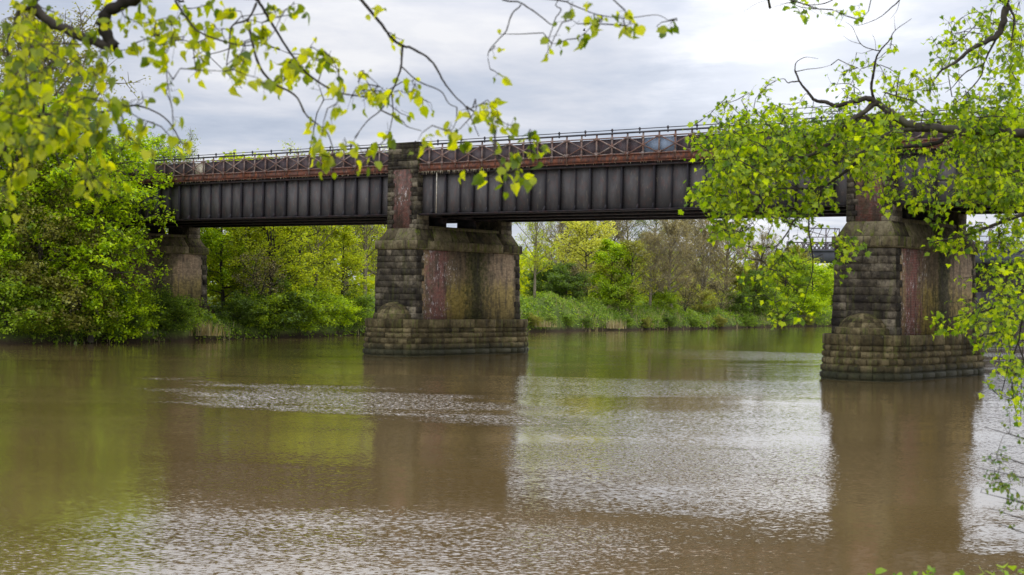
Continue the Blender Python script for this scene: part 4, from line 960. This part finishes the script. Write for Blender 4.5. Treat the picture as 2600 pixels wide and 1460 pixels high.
ex = rng.normal(0, 1, (1500, 3))*np.array([1.5, 2.2, 1.5])+np.array([-6.2, 5.6, 8.2]); ex = ex[(ex[:, 2] > 5.8) & (ex[:, 1] > -2)]
exp_ = [(catmull([TRK+np.array([0, 0, 4+i*.45]), TRK+np.array([math.cos(i*2.2)*.8, math.sin(i*2.2)*1., 4.6+i*.45]), TRK+np.array([math.cos(i*2.2)*1.9, math.sin(i*2.2)*2., 5.+i*.45])]), np.linspace(.04, .008, 11)) for i in range(8)]
ex = limb_leaves(rng, exp_, 1500, .32)
kk = ex[:, 0]/np.maximum(ex[:, 1], 2); ex = ex[(kk < -.40) | (ex[:, 2] > 6.9)]
near_tree('lime_tree', 1, skelL, seg(LROWS), lambda x, y: DL-(.9 if x < 430 else 0)*max(0, 1-abs(y-300)/320), 21, .046, ROUND, 'lime', 'near tree at left, round lime green leaves and dark boughs hanging across the sky', exp_, ex, per=5, dj=.4, droop=.8, flat=1.1, kdens=1.7, loc=tuple(TRK))
# ---- right tree (lobed leaves, about 15 m away)
DR = 15.5
RROWS = [
 [(2000, '11220'), (2440, '2333')], [(2050, '1001'), (2360, '122344')], [(2360, '333345')], [(2160, '11102434335')],
 [(2120, '222223343334')], [(1880, '12000134334431'+'1245')], [(1800, '113531023433422'+'35678')],
 [(1760, '1357754466'+'56433578999')], [(1760, '4687778887'+'78732378999')], [(1760, '4788888788'+'87642257898')],
 [(1760, '1699988875'+'65332456898')], [(1760, '3888875552'+'34245358888')], [(1720, '36887556530'+'12334137788')],
 [(1760, '2575556410'+'00000212346')], [(1800, '67623330'), (2400, '45456')], [(1840, '522233222'), (2320, '1563446'[:7])],
 [(1840, '12332312'), (2400, '1025700'[:5])], [(1880, '251110'), (2120, '1'), (2440, '1535')], [(1880, '1022330'), (2440, '1167')],
 [(1920, '23320'), (2400, '14677')], [(1920, '22130'), (2360, '455267')], [(2480, '566')], [(2480, '156')], [(2520, '46')], [(2480, '233')], [(2520, '26')], [(2560, '2')]]
TR = np.array([9.4, 17.2, .9])
def B(pts, d=DR): return [at(x, y, d) for x, y in pts]
skelR = [([TR, TR+np.array([-.1, 0, 2.4]), TR+np.array([-.3, -.1, 4.6]), TR+np.array([-.1, -.2, 7.5]), TR+np.array([.2, 0, 10.5])], .30, .06),
 ([TR+np.array([-.2, 0, 3.8])]+B([(2900, 360), (2700, 345), (2600, 338), (2530, 333), (2448, 330), (2364, 325), (2301, 314), (2266, 290), (2238, 269), (2220, 262), (2189, 288), (2161, 307), (2116, 353), (2080, 385), (2030, 400), (1960, 415)]),   .062, .012),
 (B([(2222, 262), (2203, 248), (2172, 257), (2126, 269), (2102, 260), (2070, 255), (2049, 231), (2030, 206), (2018, 178)]), .030, .008),
 (B([(2030, 206), (2010, 208), (2000, 210), (1990, 200), (1970, 205)]), .008, .002),
 (B([(2018, 178), (2021, 160), (2035, 149), (2050, 145), (2078, 149)]), .006, .0015), (B([(2020, 182), (2050, 176), (2085, 172), (2110, 165)]), .005, .0015),
 (B([(2222, 262), (2212, 225), (2218, 190), (2224, 150), (2235, 129), (2259, 101), (2273, 77), (2315, 47)]), .016, .002),
 (B([(2235, 129), (2217, 126), (2186, 112), (2165, 70), (2147, 56)]), .006, .0015), (B([(2217, 126), (2190, 135), (2175, 133)]), .003, .001), (B([(2273, 77), (2270, 40)]), .003, .001),
 (B([(2186, 112), (2160, 104), (2140, 90)]), .003, .001), (B([(2224, 128), (2222, 105), (2214, 85)]), .003, .001),
 ([np.array([7.2, 16, 9.6])]+B([(2350, -120), (2290, -10), (2262, 20), (2232, 45), (2190, 62), (2165, 66)]), .010, .001), (B([(2286, -10), (2278, 25), (2260, 48)]), .003, .001),
 (B([(2340, 325), (2301, 330), (2262, 338), (2235, 352), (2208, 376), (2165, 395)]), .035, .010),
 (B([(2420, 335), (2380, 362), (2294, 374), (2240, 378)]), .028, .012),
 (B([(2208, 376), (2190, 400), (2165, 420), (2140, 440), (2112, 461), (2085, 474), (2050, 480), (2010, 478), (1960, 480)]), .022, .006),
 (B([(2085, 474), (2080, 508), (2062, 530), (2055, 545), (2054, 590), (2062, 640), (2064, 680), (2056, 715), (2048, 735)]), .013, .003),
 (B([(2055, 548), (2020, 556), (1999, 591), (1974, 622), (1950, 629), (1908, 629), (1885, 618)]), .011, .003), (B([(1974, 622), (1966, 655), (1975, 700), (1968, 760), (1975, 790)]), .005, .002),
 (B([(2062, 690), (2085, 700), (2100, 712)]), .004, .002), (B([(2030, 790), (2000, 800), (1985, 815)]), .003, .001),(B([(2050, 730), (2040, 770), (2030, 790)]), .004, .002),
 (B([(1960, 415), (1946, 375), (1940, 330)]), .008, .003), (B([(1946, 335), (1900, 340), (1850, 338)]), .007, .003), (B([(1955, 375), (1930, 390), (1915, 405)]), .006, .003),
 (B([(1960, 480), (1930, 520), (1915, 560), (1890, 590)]), .006, .002), (B([(2070, 415), (2020, 440), (1930, 440)]), .006, .002),
 ([TR+np.array([-.2, -.1, 6.0]), np.array([7.6, 16.6, 8.2])]+B([(2570, -60), (2556, 7), (2545, 60), (2535, 86), (2500, 108), (2469, 122), (2427, 157), (2392, 178), (2375, 200)]), .055, .006),
 (B([(2535, 86), (2510, 135), (2497, 165), (2492, 190), (2470, 220), (2440, 250), (2415, 268)]), .012, .003), (B([(2492, 165), (2450, 185), (2420, 220), (2400, 235)]), .008, .002),
 (B([(2556, 7), (2575, 45), (2570, 90), (2566, 130)]), .016, .005),
 ([TR+np.array([-.2, 0, 3.0])]+B([(2760, 520), (2600, 545), (2560, 558), (2500, 580), (2450, 598), (2400, 608), (2352, 618)]), .03, .003),
 (B([(2600, 430), (2520, 448), (2440, 455), (2340, 460), (2280, 475)]), .012, .003), ([TR+np.array([-.2, 0, 3.4])]+B([(2700, 415), (2600, 430)]), .03, .012),
 ([TR+np.array([-.2, 0, 2.2])]+B([(2780, 700), (2640, 720), (2560, 760), (2500, 790), (2440, 800), (2380, 815)]), .025, .003),
 (B([(2640, 720), (2600, 800), (2585, 870), (2560, 930), (2540, 1000), (2510, 980)]), .012, .003), (B([(2585, 870), (2610, 960), (2590, 1030)]), .008, .003),
 ([at(2400, -120, 12)]+[at(x, y, 12) for x, y in ((2230, -60), (2150, -20), (2095, 8), (2050, 12), (2020, 5), (1960, 12))], .008, .001),
 ([at(2020, 2, 12), at(1980, -2, 12), at(1930, 5, 12), at(1890, 28, 12)], .003, .001), ([at(2020, 2, 12), at(1985, 12, 12), at(1955, 20, 12)], .003, .001)]
ex = rng.normal(0, 1, (5200, 3))*np.array([2.0, 2.3, 2.2])+np.array([9.6, 17.4, 7.4])
kk = (ex[:, 0])/np.maximum(ex[:, 1], 3); ex = ex[(kk > .345) & (ex[:, 2] > 3)]
exp_ = [(catmull([TR+np.array([0, 0, 3+i*.65]), TR+np.array([math.cos(i*2.2)*1.2, math.sin(i*2.2)*1.4, 3.9+i*.65]), TR+np.array([math.cos(i*2.2)*2.6, math.sin(i*2.2)*2.8, 4.5+i*.65])]), np.linspace(.07, .012, 11)) for i in range(10) if math.cos(i*2.2) > -.4]
ex = limb_leaves(rng, exp_, 4200, .5)
kk = ex[:, 0]/np.maximum(ex[:, 1], 3); ex = ex[kk > .36]
near_tree('maple_tree', 2, skelR, seg(RROWS), lambda x, y: DR+.45 if not (y < 90 and x < 2200) else 12., 15, .058, PALM, 'maple', 'near maple tree at right with fresh yellow green lobed leaves over the bridge', exp_, ex, per=8, dj=.7, droop=.45, flat=.75, kdens=3.1, loc=tuple(TR), tw_r=.003)
# ---- hawthorn at the bottom right
HROWS = [[(2520, '22')], [(2510, '331')], [(2520, '43')], [(2480, '355')], [(2480, '356')], [(2515, '34')], [(2520, '22')], [(2560, '1')]]
HB = np.array([4.3, 10.2, 1.6])
skelH = [([HB, HB+np.array([-.1, 0, .6]), HB+np.array([-.2, .1, 1.6]), HB+np.array([0, .1, 2.3])], .03, .008)]
for ty, tx in ((1085, 2500), (1150, 2520), (1185, 2472), (1250, 2490), (1290, 2512), (1325, 2525)):
    skelH.append(([HB+np.array([-.15, .05, 1.2-(ty-1085)/400]), at(2680, ty+50, 10.2), at(2600, ty+28, 10.1), at(tx, ty, 10.)], .009, .0015))
ex = rng.normal(0, .4, (900, 3))*np.array([.7, 1, 1])+HB+np.array([.3, 0, 1.3]); ex = ex[ex[:, 0]/ex[:, 1] > .36]
r = near_tree('hawthorn', 3, skelH, seg(HROWS, y0=1040), lambda x, y: 10., 11, .028, SMALL, 'haw', 'small leaved hawthorn twigs at the lower right over pale water', [], ex, per=5, dj=.2, droop=.2, flat=1., kdens=.95, loc=tuple(HB), tw_r=.0016)
r['category'] = 'shrub'
# ---- nettles and grass on the near bank
rng = np.random.default_rng(9)
def near_z(x, y): return np.interp(yn(x)-y, ND, NZ)
n = 2600; x = rng.uniform(2.1, 4.6, n); y = rng.uniform(7.4, 9.6, n); hh = rng.uniform(.2, 1., n)
lim = CAMZ-.183*y-near_z(x, y)+.06*np.sin(x*9)+np.clip((x-2.2)*.05, 0, .1)+.03
z = near_z(x, y)+np.minimum(hh, 1)*lim
tag(link('bank_nettles', leaf_mesh('bank_nettles', np.stack([x, y, z], 1), rng.uniform(.04, .09, n), rng, SMALL[0], SMALL[1], .7, .2), LM['nettle']), 'blurred green weeds at the bottom right corner on the near bank', 'weeds', kind='stuff')
n = 14000; x = rng.uniform(-9, 12, n); y = yn(x)-rng.uniform(.2, 11, n); pos = np.stack([x, y, near_z(x, y)-.03], 1)
keep = ~((np.abs(x) < 1.2) & (y < 4)); blades('bank_grass', pos[keep], rng.uniform(.12, .32, n)[keep], LM['grass'], 'short grass on the near bank')
